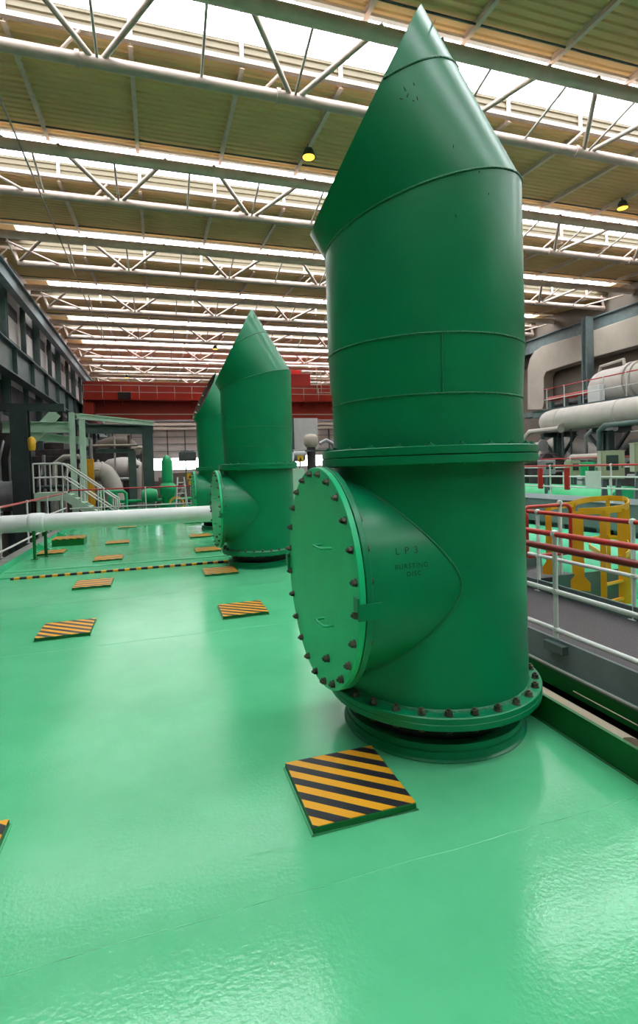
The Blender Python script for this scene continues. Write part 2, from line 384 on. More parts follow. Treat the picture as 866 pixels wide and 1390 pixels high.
    for r_, z_ in ((RB,1.80),(RB+.0,2.09),(RU,2.42)):
        rings.append([V((r_*math.cos(2*PI*j/n)*dh.x + r_*math.sin(2*PI*j/n)*e.x, r_*math.cos(2*PI*j/n)*dh.y + r_*math.sin(2*PI*j/n)*e.y, z_)) for j in range(n)])
    S = []; T_ = []
    for j in range(n):
        a = 2*PI*j/n; h = dh*RU*math.cos(a)+e*RU*math.sin(a)
        tt = -(h.dot(mn))/(up.dot(mn)); S.append(o+h+up*tt)
        c_ = bb*RU*math.cos(a)+e*RU*math.sin(a); t1 = ((mo-o-c_).dot(nrm))/ax.dot(nrm); T_.append(o+c_+ax*t1)
    rings.append(S)
    vr = [[b.bm.verts.new(p) for p in R_] for R_ in rings]
    for i in range(len(vr)-1):
        for j in range(n): b.bm.faces.new((vr[i][j], vr[i][(j+1)%n], vr[i+1][(j+1)%n], vr[i+1][j]))
    # vertical weld in the riser, a recessed look is not needed: raised bead
    b.build('riser', M['vent'], t, smooth=20)
    b = MB(); A = [b.bm.verts.new(p) for p in S]; B = [b.bm.verts.new(p) for p in T_]
    for j in range(n): b.bm.faces.new((A[j], A[(j+1)%n], B[(j+1)%n], B[j]))
    # inner skin
    def inn(p, k): # shrink toward axis
        q = o+ax*((p-o).dot(ax)); return q+(p-q)*k
    C_ = [b.bm.verts.new(inn(p, .97)) for p in T_]; D_ = [b.bm.verts.new(inn(p, .97)) for p in S]
    for j in range(n):
        b.bm.faces.new((B[j], B[(j+1)%n], C_[(j+1)%n], C_[j]))
        f = b.bm.faces.new((C_[j], C_[(j+1)%n], D_[(j+1)%n], D_[j])); f.material_index = 1
    b.build('hood', [M['vent'], M['vent_in']], t, smooth=20)
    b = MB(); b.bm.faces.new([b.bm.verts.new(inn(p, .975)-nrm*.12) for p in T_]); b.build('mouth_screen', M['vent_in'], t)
    for i in range(0, n, 9):
        p = T_[i]; q = (p-(o+ax*((p-o).dot(ax)))).normalized()
        b = MB(); b.beam(p-nrm*.07-q*.03, p-nrm*.012-q*.03, .035, .01, up=q); b.build('rim_clip', M['pale'], t)
    b = MB(); b.tube([p for p in S], .0075, 8, closed=True); b.build('weld_bead', M['weld'], t, smooth=60)
    for z_, r_ in ((2.09, RB), (2.42, RU)):
        b = MB(); b.tube([V((r_*math.cos(2*PI*j/96), r_*math.sin(2*PI*j/96), z_)) for j in range(96)], .006, 6, closed=True); b.build('weld_bead', M['weld'], t, smooth=60)
    # second ring weld on the hood: plane across the bent axis
    s2 = .615; pts = []
    for j in range(n*2):
        a = 2*PI*j/(2*n); c_ = bb*RU*math.cos(a)+e*RU*math.sin(a); p = o+c_+ax*s2+ax*(-.0*math.cos(a))
        if (mo-p).dot(nrm) > .0: pts.append((j, p))
    run = [pts[0]]; best = []; runs = []
    for q in pts[1:]:
        if q[0] == run[-1][0]+1: run.append(q)
        else: runs.append(run); run = [q]
    runs.append(run)
    if len(runs) > 1 and runs[0][0][0] == 0 and runs[-1][-1][0] == 2*n-1: runs[0] = runs.pop()+runs[0]
    for R_ in runs:
        if len(R_) > 4:
            b = MB(); b.tube([p for _, p in R_], .0075, 8); b.build('weld_bead', M['weld'], t, smooth=60)
    return t
v1 = make_vent(0.0)
VX = 1.72
v1.location = (VX, 3.115, 0); v1['label'] = 'tall green vent pipe with slanted mouth, the large nearest one'
# vertical weld between the two riser ring welds, facing the camera
g = math.atan2(-3.115, -VX) + .16
b = MB(); b.tube([((RB+ (RU-RB)*k/14)*math.cos(g), (RB+(RU-RB)*k/14)*math.sin(g), 2.09+.33*k/14) for k in range(15)], .005, 6); b.build('vertical_weld', M['weld'], v1, smooth=60)
# hand-written note on the branch
D_ = V((-math.cos(AZ), -math.sin(AZ), 0)); E_ = V((-D_.y, D_.x, 0)); E_ = E_ if E_.y < 0 else -E_
def note(txt, size, uc, zc_):
    cu = bpy.data.curves.new('note', 'FONT'); cu.body = txt; cu.size = size; cu.align_x = 'CENTER'; cu.space_character = 1.25; cu.shear = .1
    o = bpy.data.objects.new('note', cu); COL.objects.link(o); dg = bpy.context.evaluated_depsgraph_get()
    me = bpy.data.meshes.new_from_object(o.evaluated_get(dg)); COL.objects.unlink(o)
    for v in me.vertices:
        x = uc+v.co.x; a = zc_+v.co.y/RBR
        v.co = D_*(-x)+E_*((RBR+.0025)*math.cos(a))+V((0, 0, BZ+(RBR+.0025)*math.sin(a)))
    me.materials.append(M['ink']); q = bpy.data.objects.new('handwritten_note', me); COL.objects.link(q); q.parent = v1; q['label'] = 'handwritten note '+txt
note('L P 3', .055, -.46, .33); note('BURSTING', .036, -.445, .20); note('DISC', .036, -.435, .13)
sb = MB()
for (px_, py_, dx_, dy_) in ((548,118,3,7),(554,127,-2,6),(561,112,2,5),(560,136,3,2),(566,131,1,6),(543,134,5,1),(615,196,1,6),(618,291,2,5),(663,262,1,3),(650,232,1,3)):
    for q in range(1):
        a_ = ray(px_, py_); b_ = ray(px_+dx_*.8, py_+dy_*.8)
        dg_ = bpy.context.evaluated_depsgraph_get()
        pts_ = []
        for rr_ in (a_, (a_+b_)/2, b_):
            h_, loc_, nn_, _, ob_, _ = sc.ray_cast(dg_, CAM, rr_.normalized())
            if h_: pts_.append(loc_+nn_*.0005-v1.location)
        if len(pts_) == 3: sb.tube(pts_, .0022, 5)
so = sb.build('paint_scuffs', M['ink'], v1); so['kind'] = 'stuff'
for (yy, rot, lb) in ((9.25, .05, 'green vent pipe with slanted mouth standing behind the nearest one, second of three'), (15.5, .22, 'farthest green vent pipe, half hidden behind the second one')):
    v = make_vent(rot); v.location = (VX, yy, 0); v['label'] = lb

# ------------------------------------------------------------------ roof
XW0, XW1 = -6.85, 29.0
YK = lambda k: 13.7+6.85*(k-1)
ZS, ZR, ZT = 12.35, 12.8, 12.92
def ribs(p0, p1, pitch, depth, nrm):
    p0, p1 = V((0,)+p0), V((0,)+p1); L = (p1-p0).length; d = (p1-p0)/L; n = max(1, round(L/pitch)); out = []
    N = V((0,)+nrm).normalized()
    for i in range(n):
        for f, h in ((0,0),(.28,0),(.40,1),(.80,1),(.92,0)):
            q = p0+d*((i+f)/n*L)+N*depth*h; out.append((q.y, q.z))
    out.append((p1.y, p1.z)); return out
def sheet(name, prof, m):
    b = MB(); b.strip(prof, XW0, XW1); o = structure(b.build(name, m)); return o
wn = 1
for k in range(-4, 11):
    y = YK(k); yr = YK(k+1)-1.85
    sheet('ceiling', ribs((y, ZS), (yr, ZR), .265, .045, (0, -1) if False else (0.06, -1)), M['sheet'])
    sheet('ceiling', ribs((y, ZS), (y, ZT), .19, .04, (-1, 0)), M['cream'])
    # roof light: glass with bars, from the sheet's upper edge to the upstand of the next bay
    yn = YK(k+1)
    if k < -3:
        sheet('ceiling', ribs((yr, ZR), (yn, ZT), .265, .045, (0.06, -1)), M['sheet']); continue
    GX0, GX1 = -5.75, 28.2
    b = MB(); b.bm.faces.new([b.bm.verts.new(p) for p in ((GX0, yr, ZR+.05), (GX1, yr, ZR+.05), (GX1, yn, ZT+.02), (GX0, yn, ZT+.02))])
    w = structure(b.build('window_%d' % wn, M['glass'])); wn += 1
    for xa, xb in ((XW0, GX0), (GX1, XW1)):
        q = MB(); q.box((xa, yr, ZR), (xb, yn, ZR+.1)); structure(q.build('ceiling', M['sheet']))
    b = MB(); x = GX0
    while x < GX1:
        b.beam((x, yr, ZR+.07), (x, yn, ZT+.04), .025, .04); x += .62
    b.box((XW0, yr-.06, ZR-.13), (XW1, yr+.06, ZR+.07)); b.box((XW0, yn-.05, ZT-.05), (XW1, yn+.03, ZT+.03))
    b.build('glazing_bar', M['white'], w)
    # purlin along the foot of the upstand and rafters along the slope
    b = MB(); b.box((XW0, y-.20, ZS-.10), (XW1, y-.06, ZS+.02))
    structure(b.build('trim_20', M['truss']))
    b = MB()
    for j in range(-1, 11):
        xx = -.3+2.75*j
        b.ibeam((xx, y-.1, ZS-.10), (xx, yr+.1, ZR-.12), .12, .18, .02)
        b.box((xx-.05, y-.09, ZS), (xx+.05, y-.03, ZT))
    structure(b.build('trim_21', M['bsteel'] if k < -5 else M['tube']))
    b = MB(); b.tube([(XW0, yr-.55, ZR-.16), (XW1, yr-.55, ZR-.16)], .028, 8)
    structure(b.build('trim_22', M['gsteel']))
nodes = [-1.07+4.93*j for j in range(-1, 6)]
for k in range(1, 11):
    y = YK(k); yt = y-2.0; zt = 12.18; zcd = 11.7
    lab = ['white tubular roof truss crossing nearest the camera', 'white tubular roof truss, second from the camera', 'white tubular roof truss, third from the camera'] + ['white tubular roof truss, %s from the camera' % w_ for w_ in ORD[3:]]
    t = thing('roof_truss', lab[k-1], 'truss', (8.7, y, zcd), group='roof trusses')
    L = lambda p: V(p)-t.location
    b = MB(); b.tube([L((-5.95, y, zcd)), L((XW1-.3, y, zcd))], .145, 14); b.build('lower_chord', M['truss'], t, smooth=40)
    b = MB(); b.tube([L((XW0+.1, yt, zt)), L((XW1-.1, yt, zt))], .175, 14); b.build('upper_tube', M['tube'], t, smooth=40)
    for x in nodes:
        for sx in (-1.55, 1.55):
            if x+sx > XW1-.3 or x+sx < -6.2: continue
            b = MB(); b.tube([L((x+.06*sx, y, zcd+.05)), L((x+sx*1.08, y-2.15, zt+.1))], .072, 10); b.build('diagonal', M['truss'], t, smooth=40)
        b = MB(); b.tube([L((x, y, zcd)), L((x, yt, zt))], .036, 8); b.build('rod', M['rod'], t, smooth=40)
        b = MB(); b.tube([L((x+2.46, y, zcd)), L((x+2.46, yt, zt))], .036, 8); b.build('rod', M['rod'], t, smooth=40)
        b = MB(); b.tube([L((x-.9, y, zcd+.02)), L((x-.35, y-.25, zcd+.5))], .04, 8); b.build('knee_brace', M['truss'], t, smooth=40)
        b = MB(); b.lathe([(.145,-.05),(.185,-.05),(.185,.05),(.145,.05)], 16, axis=(L((x-.45, y, zcd)), (1,0,0))); b.build('collar', M['truss'], t, smooth=40)
    for sx, zz in ((-1, 0), (1, 0)):
        xe = -5.95 if sx < 0 else XW1-.3
        b = MB(); b.tube([L((xe, y, zcd)), L((xe+sx*.0-.25, y-.0, ZT-.4))], .09, 10); b.tube([L((xe-sx*1.9, y, zcd)), L((xe-.1, y-1.6, zcd+.35))], .05, 8); b.build('end_bracket', M['truss'], t, smooth=40)
b = MB(); b.tube([(-3.58, 5, 11.5), (-3.6, 40, 11.5), (-3.6, 44, 11.5)], .028, 8); tag(b.build('hanging_cable', M['rod'], smooth=40), 'thin cable stretched along the roof over the left side', 'cable')

lamps = [(419, 214, 12.15, 'lit orange roof lamp left of the nearest vent hood'), (845, 283, 12.15, 'lit orange roof lamp at the upper right'),
         (292, 474, 12.1, 'small yellow roof lamp seen left of the second vent'), (172, 513, 11.9, 'small yellow roof lamp above the red crane')]
for x, y, z, l in lamps:
    p = atZ(x, y, z); t = thing('roof_lamp', l, 'lamp', p, group='roof lamps')
    b = MB(); b.lathe([(.10,.12),(.10,.30),(.13,.30),(.24,.02),(.25,0),(.23,0),(.10,.13)], 24); b.build('reflector', M['gsteel'], t, smooth=40)
    b = MB(); b.lathe([(0,-.01),(.2,.0),(.2,.02),(0,.03)], 24, closed=False); b.build('lens', M['lamp'], t, smooth=40)
    b = MB(); b.box((-.03,-.03,.28),(.03,.03,.62)); b.build('bracket', M['gsteel'], t)

# ------------------------------------------------------------------ hall walls
b = MB(); b.box((XW0-.1, -20, -3), (XW0, 76, 13.2)); structure(b.build('wall_left', M['wall']))
b = MB(); b.box((XW1, -20, -3), (XW1+.1, 76, 13.2)); structure(b.build('wall_right', M['brown']))
b = MB(); b.box((XW0-.1, -20.1, -3), (XW1+.1, -20, 13.2)); structure(b.build('wall_back', M['brown']))
YF = 76
b = MB(); b.box((XW0-.4, YF, 3.6), (XW1+.2, YF+.1, 13.2)); b.box((XW0-.4, YF, -3), (XW1+.2, YF+.1, 2.0))
structure(b.build('wall_far', M['wall']))
b = MB(); b.box((XW0-.4, YF, 2.0), (XW1+.2, YF+.03, 3.6)); structure(b.build('window_14', M['glass']))
b = MB()
for i in range(15): b.box((-6+2.4*i, YF-.15, -3), (-5.85+2.4*i, YF-.02, 8))
for z in (3.6, 4.6, 5.6, 6.6): b.box((XW0, YF-.08, z), (XW1, YF-.02, z+.06))
structure(b.build('trim_6', M['gsteel']))
b = MB(); 
for z in (7.6, 8.2, 8.8): b.box((XW0, YF-.5, z), (XW1, YF-.1, z+.35))
structure(b.build('trim_7', M['duct']))

# left wall steelwork
k = 0
for i in range(-1, 8):
    y = YK(i+1); 
    t = tag(MB().ibeam((-6.66, y, -3), (-6.66, y, 11.45), .30, .34, .04).build('building_column', M['gsteel']), 'dark steel column of the left wall, %s main one from the camera' % ORD[i+1], 'column', 'left wall columns')
    t = tag(MB().ibeam((-6.6, y+3.42, 5.5), (-6.6, y+3.42, 10.6), .22, .22, .03).build('building_post', M['gsteel']), 'slimmer dark post of the left wall, %s from the camera' % ORD[i+1], 'post', 'left wall posts')
b = MB(); b.ibeam((-6.2, -10, 10.65), (-6.2, 75, 10.65), .35, .8, .05); tag(b.build('eaves_girder', M['bsteel']), 'blue grey girder along the top of the left wall', 'girder')
b = MB(); b.ibeam((-6.12, -10, 6.85), (-6.12, 75, 6.85), .5, 1.35, .06)
for i in range(24): b.box((-6.3, -8+3.42*i, 6.2), (-5.9, -7.97+3.42*i, 7.5))
tag(b.build('runway_girder', M['gsteel']), 'dark crane runway girder halfway up the left wall', 'girder')
# horizontal cladding laps and dark openings on left wall
b = MB()
for i in range(0, 9):
    for d_ in (.45, 3.9):
        y = YK(i)+d_; b.box((XW0, y, 9.7), (XW0+.03, y+2.8, 10.3)); b.box((XW0, y, 8.35), (XW0+.1, y+2.8, 8.47))
structure(b.build('trim_8', M['dsteel']))
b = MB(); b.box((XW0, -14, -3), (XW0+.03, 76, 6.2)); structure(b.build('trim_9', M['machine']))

# right wall steelwork
zt_ = 11.2
b = MB(); b.ibeam((28.4, -10, zt_-.55), (28.4, 75, zt_-.55), .5, 1.1, .06); tag(b.build('runway_girder', M['bsteel']), 'blue grey crane runway girder along the right wall', 'girder')
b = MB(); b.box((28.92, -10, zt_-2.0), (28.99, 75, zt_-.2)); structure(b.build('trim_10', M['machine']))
for i, (x, lb) in enumerate(((798, 'blue grey steel column of the right wall, in front of the duct'),)):
    p = atX(x, 500, 27.75)
    tag(MB().ibeam((27.75, p.y, -3), (27.75, p.y, zt_), .6, .45, .05).build('building_column', M['bsteel']), lb, 'column')

# ------------------------------------------------------------------ red crane
yc_ = 46.5
t = thing('overhead_crane', 'red overhead travelling crane spanning the hall', 'crane', (8.5, yc_, 6.2))
b = MB(); b.box((-14.2, 0, 0), (19.4, .9, 3.15)); b.box((-14.2, -.12, 0), (19.4, 0, .12)); b.box((-14.2,-.06,3.0),(19.4,1.0,3.2)); b.build('girder', M['crane'], t)
b = MB(); b.box((-14.2, 2.6, .2), (19.4, 3.5, 3.0)); b.build('girder', M['crane'], t)
b = MB(); b.box((-14.2, -1.0, 1.55), (19.4, 0, 1.62))
for i in range(24): b.prism([(-1.0, 1.55), (0, 1.55), (0, 1.1)], -14.1+1.42*i, -14.05+1.42*i, 'x')
b.build('walkway', M['crane'], t)
b = MB()
for i in range(24): b.tube([(-14.1+1.42*i, -.95, 1.6), (-14.1+1.42*i, -.95, 2.75)], .025, 6)
for z in (2.2, 2.75): b.tube([(-14.15, -.95, z), (19.4, -.95, z)], .025, 6)
b.build('guard_rail', M['duct'], t)
b = MB(); b.box((-14.2, -.13, .42), (19.4, -.12, .50)); b.build('pale_stripe', M['duct'], t)
b = MB(); b.box((3.2, .2, 3.2), (5.4, 3, 4.3)); b.box((3.6, .6, 4.3), (4.6, 1.8, 4.7)); b.build('trolley', M['red'], t, bevel=.03)
b = MB()
for x in (5.9, 6.3, 7.2, 7.6): b.tube([(x, -.2, 2.4), (x, -.2, 4.9)], .05, 6)
for z in (2.5, 3.3, 4.1, 4.9): b.tube([(5.9, -.2, z), (7.6, -.2, z)], .04, 6)
b.build('ladder_cage', M['duct'], t)
for x in (-13.85, 18.7):
    b = MB(); b.box((x-.3, -1, -.1), (x+.5, 4.2, 1.3)); b.build('end_carriage', M['crane'], t)
p = atY(169, 536, yc_-1.1); b = MB(); q = p-t.location; b.box((q.x-.5, -1.25, q.z-.35), (q.x+.5, -.98, q.z+.2)); b.build('floodlight', M['black'], t, bevel=.03)

# ------------------------------------------------------------------ railings
def railing(name, label, pts, posts, h, mids, toe=None, top=M['red'], r=.022, zb=0., group=None):
    t = thing(name, label, 'railing', V(pts[0]), group=group); o = t.location.copy()
    L = lambda p, z: V((p[0]-o.x, p[1]-o.y, z-o.z))
    b = MB(); b.tube([L(p, h) for p in pts], r*1.15, 12); b.build('top_rail', top, t, smooth=50)
    for mz in mids:
        b = MB(); b.tube([L(p, mz) for p in pts], r, 12); b.build('mid_rail', M['white'], t, smooth=50)
    for p in posts:
        b = MB(); b.tube([L(p, zb), L(p, h-.03)], r, 12); b.lathe([(0,-.04),(.028,-.03),(.037,0),(.028,.03),(0,.04)], 12, axis=(L(p, h), (0,0,1)), closed=False)
        for mz in mids: b.lathe([(0,-.035),(.03,-.02),(.033,0),(.03,.02),(0,.035)], 12, axis=(L(p, mz), (0,0,1)), closed=False)
        b.box((L(p,0).x-.04, L(p,0).y-.04, zb-o.z), (L(p,0).x+.04, L(p,0).y+.04, zb-o.z+.012))
        b.build('post', M['white'], t, smooth=50)
    return t
XF = -3.12
ys = [9.6, 11.9, 14.2, 16.6, 18.9]
railing('guard_rail', 'red and white guard rail along the left edge of the deck', [(XF, 6, 0), (XF, 19.6, 0)], [(XF, y, 0) for y in ys], 1.08, (.56, .18), zb=.06)
railing('guard_rail', 'red topped guard rail across the far end of the deck', [(XF+.1, 19.75, 0), (2.6, 19.75, 0)], [(x, 19.75, 0) for x in (-1.9, -.5, .9, 2.3)], 1.16, (.52,), zb=-.3)

# near walkway on the right
t = thing('steel_walkway', 'dark chequer plate walkway right of the nearest vent', 'walkway', (3.9, 3, 0))
b = MB(); b.box((-.5, -3.5, .06), (.55, 2.9, .085)); b.build('chequer_plate', M['chequer'], t)
b = MB(); b.box((-.56, -3.5, -.16), (-.53, 2.9, .10)); b.box((-.60, -3.5, -.17), (-.50, 2.9, -.15)); b.build('side_channel', M['bsteel'], t)
b = MB(); b.box((-.61, -3.5, -.15), (-.60, 2.9, -.135)); b.build('bottom_edge', M['white'], t)
b = MB(); b.box((-.60, -3.5, -.32), (-.57, 2.9, -.17)); b.build('lower_channel', M['dgreen'], t)
b = MB(); b.box((.55, -3.5, .0), (.58, 2.9, .22)); b.build('kick_plate', M['gsteel'], t)
for y in (.75,):
    for dy in (-.05, .05):
        b = MB(); hexbolt(b, (-.56, y+dy, .04), (-1, 0, 0), .02, .02); b.build('bolt', M['bolt'], t, smooth=40)
b = MB(); b.box((-.62, y-.12, -.0), (-.56, y+.12, .075)); b.build('post_clamp', M['gsteel'], t, bevel=.004)
railing('walkway_railing', 'near railing of the chequer plate walkway with red top rail', [(3.37, -.5, 0), (3.37, 5.8, 0)], [(3.37, 1.5, 0), (3.37, 3.8, 0), (3.37, 5.6, 0)], 1.035, (.52, .17), zb=.05)
b = MB(); b.tube([(3.25, -.5, .935), (3.25, 5.9, .935)], .03, 14); tag(b.build('red_pipe', M['dred'], smooth=50), 'dark red pipe running beside the walkway railing, below its red rail', 'pipe')
railing('walkway_railing', 'far railing of the chequer plate walkway beside the yellow ladder', [(4.47, -.5, 0), (4.47, 5.5, 0)], [(4.47, 1.6, 0), (4.47, 3.97, 0), (4.47, 5.32, 0)], 1.06, (.52,), zb=.08)
# red looped rail ends
def loop(name, label, x0, x1, y0, y1, z0, z1):
    pts = []; r = .09; A = V((x0, y0, 0)); B = V((x1, y1, 0)); d = (B-A).normalized(); W = (B-A).length
    def P_(u, z): return A+d*u+V((0,0,z))
    for cx, cz, a0 in ((W-r, z1-r, 0), (r, z1-r, PI/2), (r, z0+r, PI), (W-r, z0+r, 1.5*PI)):
        for i in range(7): a = a0+PI/2*i/6; pts.append(P_(cx+r*math.cos(a), cz+r*math.sin(a)))
    b = MB(); b.tube(pts, .024, 10, closed=True); return tag(b.build(name, M['red'], smooth=60), label, 'railing')
loop('rail_loop', 'upright red loop closing the end of the far walkway railing', 4.47, 4.47, 5.52, 6.0, .45, 1.06)
loop('rail_loop', 'wide red loop guarding the walkway end before the yellow ladder', 4.5, 5.25, 5.62, 5.62, .45, 1.1)
loop('rail_loop', 'short red loop behind the nearest vent at the walkway end', 3.6, 4.55, 6.15, 6.15, .45, 1.12)
for x, y, lb in ((5.08, 5.62, 'white post carrying the wide red loop'), (4.45, 6.15, 'white post at the walkway end behind the upright red loop')):
    b = MB(); b.tube([(x, y, .06), (x, y, 1.13)], .026, 12); b.lathe([(0,-.04),(.03,-.03),(.04,0),(.03,.03),(0,.04)], 12, axis=((x,y,1.13),(0,0,1)), closed=False); tag(b.build('rail_post', M['white'], smooth=50), lb, 'post')
b = MB(); b.box((3.4, 5.9, .0), (5.6, 6.6, .07)); structure(b.build('trim_11', M['chequer']))
b = MB(); b.box((4.9, 6.62, .0), (5.6, 6.65, .22)); b.box((3.4, 6.6, 0), (5.6, 6.63, .2)); structure(b.build('trim_12', M['gsteel']))

# under the walkway: beige lagged pipe and thin tubes
b = MB(); b.tube([(2.85, 2.62, -.33), (2.85, 3.6, -.33), (2.85, 5.6, -.33)], .2, 24); tag(b.build('lagged_pipe', M['beige'], smooth=50), 'beige lagged pipe in the dark gap beside the deck', 'pipe')
b = MB(); b.tube([(3.08, 2.6, -.14), (3.08, 3.3, -.14)], .005, 8); tag(b.build('thin_tube', M['beige'], smooth=50), 'thin pale tube clipped above the beige pipe', 'tube')

# yellow caged ladder
ZH, ZL, ZG = 1.05, .41, -.55
hoop = [atZ(x, y, ZH) for x, y in ((744,688),(774,685),(786,681),(800,678),(825,676),(845,677),(851,679),(853,681.5),(853.5,684),(852,687),(843,690),(828,692),(811,693.5),(785,694.5))]
c0 = hoop[7]
t = thing('caged_ladder', 'yellow caged ladder beyond the chequer plate walkway', 'ladder', (c0.x, c0.y, ZG)); o = t.location.copy()
def flat_path(pts, w, th):
    # flat bar bent through the points, standing on edge
    b = MB(); L_ = []
    for i, p in enumerate(pts):
        d = (pts[min(i+1, len(pts)-1)]-pts[max(i-1, 0)]); d.z = 0; d.normalize(); n_ = V((d.y, -d.x, 0))
        L_.append([b.bm.verts.new(p+n_*a*th/2+V((0,0,c*w/2))) for a, c in ((-1,-1),(1,-1),(1,1),(-1,1))])
    for A, B in zip(L_[:-1], L_[1:]):
        for k in range(4): b.bm.faces.new((A[k], A[(k+1)%4], B[(k+1)%4], B[k]))
    b.bm.faces.new(L_[0]); b.bm.faces.new(list(reversed(L_[-1]))); return b
flat_path([p-o for p in hoop], .085, .014).build('cage_hoop', M['yellow'], t, smooth=30)
low = [V((p.x, p.y, ZL)) for p in hoop[3:12]]
low = low+[low[0].lerp(low[-1], .5)+(low[0]-low[4])*.25, low[0]]
flat_path([p-o for p in low], .07, .014).build('cage_hoop', M['yellow'], t, smooth=30)
def bar(p, z0, z1, w=.085, foot=False):
    b = MB(); q = p-o; vd = V((p.x, p.y, 0)).normalized(); r_ = V((vd.y, -vd.x, 0))
    b.beam(V((q.x, q.y, z0-o.z)), V((q.x, q.y, z1-o.z)), w, .014, up=vd)
    if foot:
        P4 = [V((q.x, q.y, z0-o.z))+r_*a+V((0,0,c)) for a, c in ((-w*1.1,-.18),(w*1.1,-.18),(w*1.1,-.08),(w*.5,0),(-w*.5,0),(-w*1.1,-.08))]
        A = [b.bm.verts.new(p_) for p_ in P4]; B = [b.bm.verts.new(p_+vd*.014) for p_ in P4]; b.bm.faces.new(A); b.bm.faces.new(list(reversed(B)))
        for k in range(6): b.bm.faces.new((A[k], B[k], B[(k+1)%6], A[(k+1)%6]))
    b.build('footed_leg' if foot else 'cage_bar', M['yellow'], t)
bar(hoop[0], .28, ZH, .08, True); bar(hoop[-1], .24, ZH, .11, True)
bar(hoop[1].lerp(hoop[2], .3), .0, ZH, .06); bar(hoop[4], ZG, ZH, .06); bar(hoop[10], ZG, ZH, .09); bar(hoop[12].lerp(hoop[11], .4), ZG, ZH, .07)
bar(hoop[6], ZG, ZH, .07)
for z in (-.35, -.12, .11):
    a, c = hoop[10]-o, hoop[12].lerp(hoop[11], .4)-o
    b = MB(); b.beam(V((a.x, a.y, z-o.z)), V((c.x, c.y, z-o.z)), .04, .03); b.build('rung', M['yellow'], t)
p0 = atX(764, 785, 5.5)
b = MB(); pl = atX(765, 800, 4.8); b.box((4.7, pl.y-.02, -.55), (5.75, pl.y, .26)); tag(b.build('guard_board', M['gsteel']), 'dark grey green steel panel below the yellow ladder leg', 'panel')

# ------------------------------------------------------------------ neighbouring green casings and far right platforms
b = MB(); b.lathe([(0,-14),(1.2,-14),(1.2,8),(0,8)], 96, axis=((8.3, 11, -1.0), (0, 1, 0)), closed=False)
tag(b.build('turbine_casing', M['lgreen'], smooth=40), 'rounded glossy light green casing behind the yellow ladder', 'casing')
b = MB(); b.box((4.75, -2, -.8), (9.55, 19, -.55)); structure(b.build('floor', M['green']))
b = MB(); b.box((9.6, 0, .10), (9.7, 30, .68)); b.box((9.6, 0, .66), (11.0, 30, .70)); tag(b.build('grey_gangway', M['bsteel']), 'long grey gangway beyond the yellow ladder', 'gangway')
for i in range(14):
    b = MB(); b.box((9.62, 4+1.3*i, -.5), (9.8, 4.3+1.3*i, .1)); tag(b.build('gangway_support', M['gsteel']), 'steel stub carrying the long grey gangway', 'support', 'supports under the grey gangway')
railing('guard_rail', 'long red and white railing on the grey gangway', [(9.75, 2, 0), (9.75, 30, 0)], [(9.75, 3.5+1.9*i, 0) for i in range(13)], 1.55, (1.28, 1.02), zb=.7, r=.02)
b = MB(); b.box((11.0, 0, -1), (15.5, 40, .45)); structure(b.build('floor', M['bsteel']))
b = MB(); b.lathe([(0,0),(1.2,0),(1.2,12),(0,12)], 48, axis=((13.4, 12, -.35), (0, 1, 0)), closed=False); tag(b.build('turbine_casing', M['green'], smooth=40), 'low bright green casing behind the long railing', 'casing')
for i, (yy) in enumerate((13.2, 17.5, 22)):
    pass
railing('guard_rail', 'farther red and white railing below the big white pipe', [(15.2, 8, 0), (15.2, 34, 0)], [(15.2, 9+1.8*i, 0) for i in range(14)], 1.75, (1.4, 1.05), zb=.45, r=.02)
# red short uprights on gangway
for i, (x, lb) in enumerate(((734, 'short red upright at the long railing, nearer the vent'), (770, 'short red upright at the long railing, left of the cabinets'))):
    p = atX(x, 665, 9.72); b = MB(); b.box((9.68, p.y-.06, .95), (9.76, p.y+.06, 1.5)); tag(b.build('red_upright', M['red'], bevel=.01), lb, 'post')
p = atX(805, 668, 9.66); b = MB(); b.box((9.66, p.y-.22, 1.02), (9.68, p.y+.22, 1.42)); tag(b.build('notice_board', M['white']), 'white notice board hung on the long railing', 'sign')

def cabinet(label, x0, y0, x1, y1, X, wd, post=True, screen='window'):
    a = atX(x0, y1, X); c_ = atX(x1, y0, X)
    ya, yb = sorted((a.y, c_.y)); z0, z1 = sorted((a.z, c_.z))
    cx, cy = X, (ya+yb)/2
    t = thing('control_cabinet', label, 'cabinet', (cx, cy, z0)); hgt = z1-z0; w = .58
    b = MB(); b.box((-w/2, -.15, 0), (w/2, .15, hgt)); b.box((-w/2-.02, -.17, hgt), (w/2+.02, .17, hgt+.02)); b.build('cabinet_body', M['cab'], t, bevel=.01)
    b = MB(); b.box((-w/2+.02, -.175, .02), (w/2-.03, -.15, hgt-.02)); d = b.build('door', M['cab'], t, bevel=.008)
    b = MB(); b.box((-w*.3, -.185, hgt*.32), (w*.22, -.172, hgt*.86)); b.build('viewing_window', M['glassdark'], d, bevel=.006)
    b = MB(); b.box((w*.34, -.195, hgt*.4), (w*.38, -.175, hgt*.52)); b.build('handle', M['black'], d)
    for sx in (-w*.3, w*.3):
        b = MB(); b.prism([(sx-.04, 0), (sx+.04, 0), (sx+.10, .45-z0), (sx-.10, .45-z0)], -.04, .04); b.build('stand', M['gsteel'], t)
    t.rotation_euler = (0, 0, math.radians(-28)); return t
cabinet('olive green control cabinet with dark window on a stand', 816, 612, 843, 650, 11.6, .7)
cabinet('olive green control cabinet cut by the right edge of the photo', 864, 601, 888, 640, 11.2, .7)
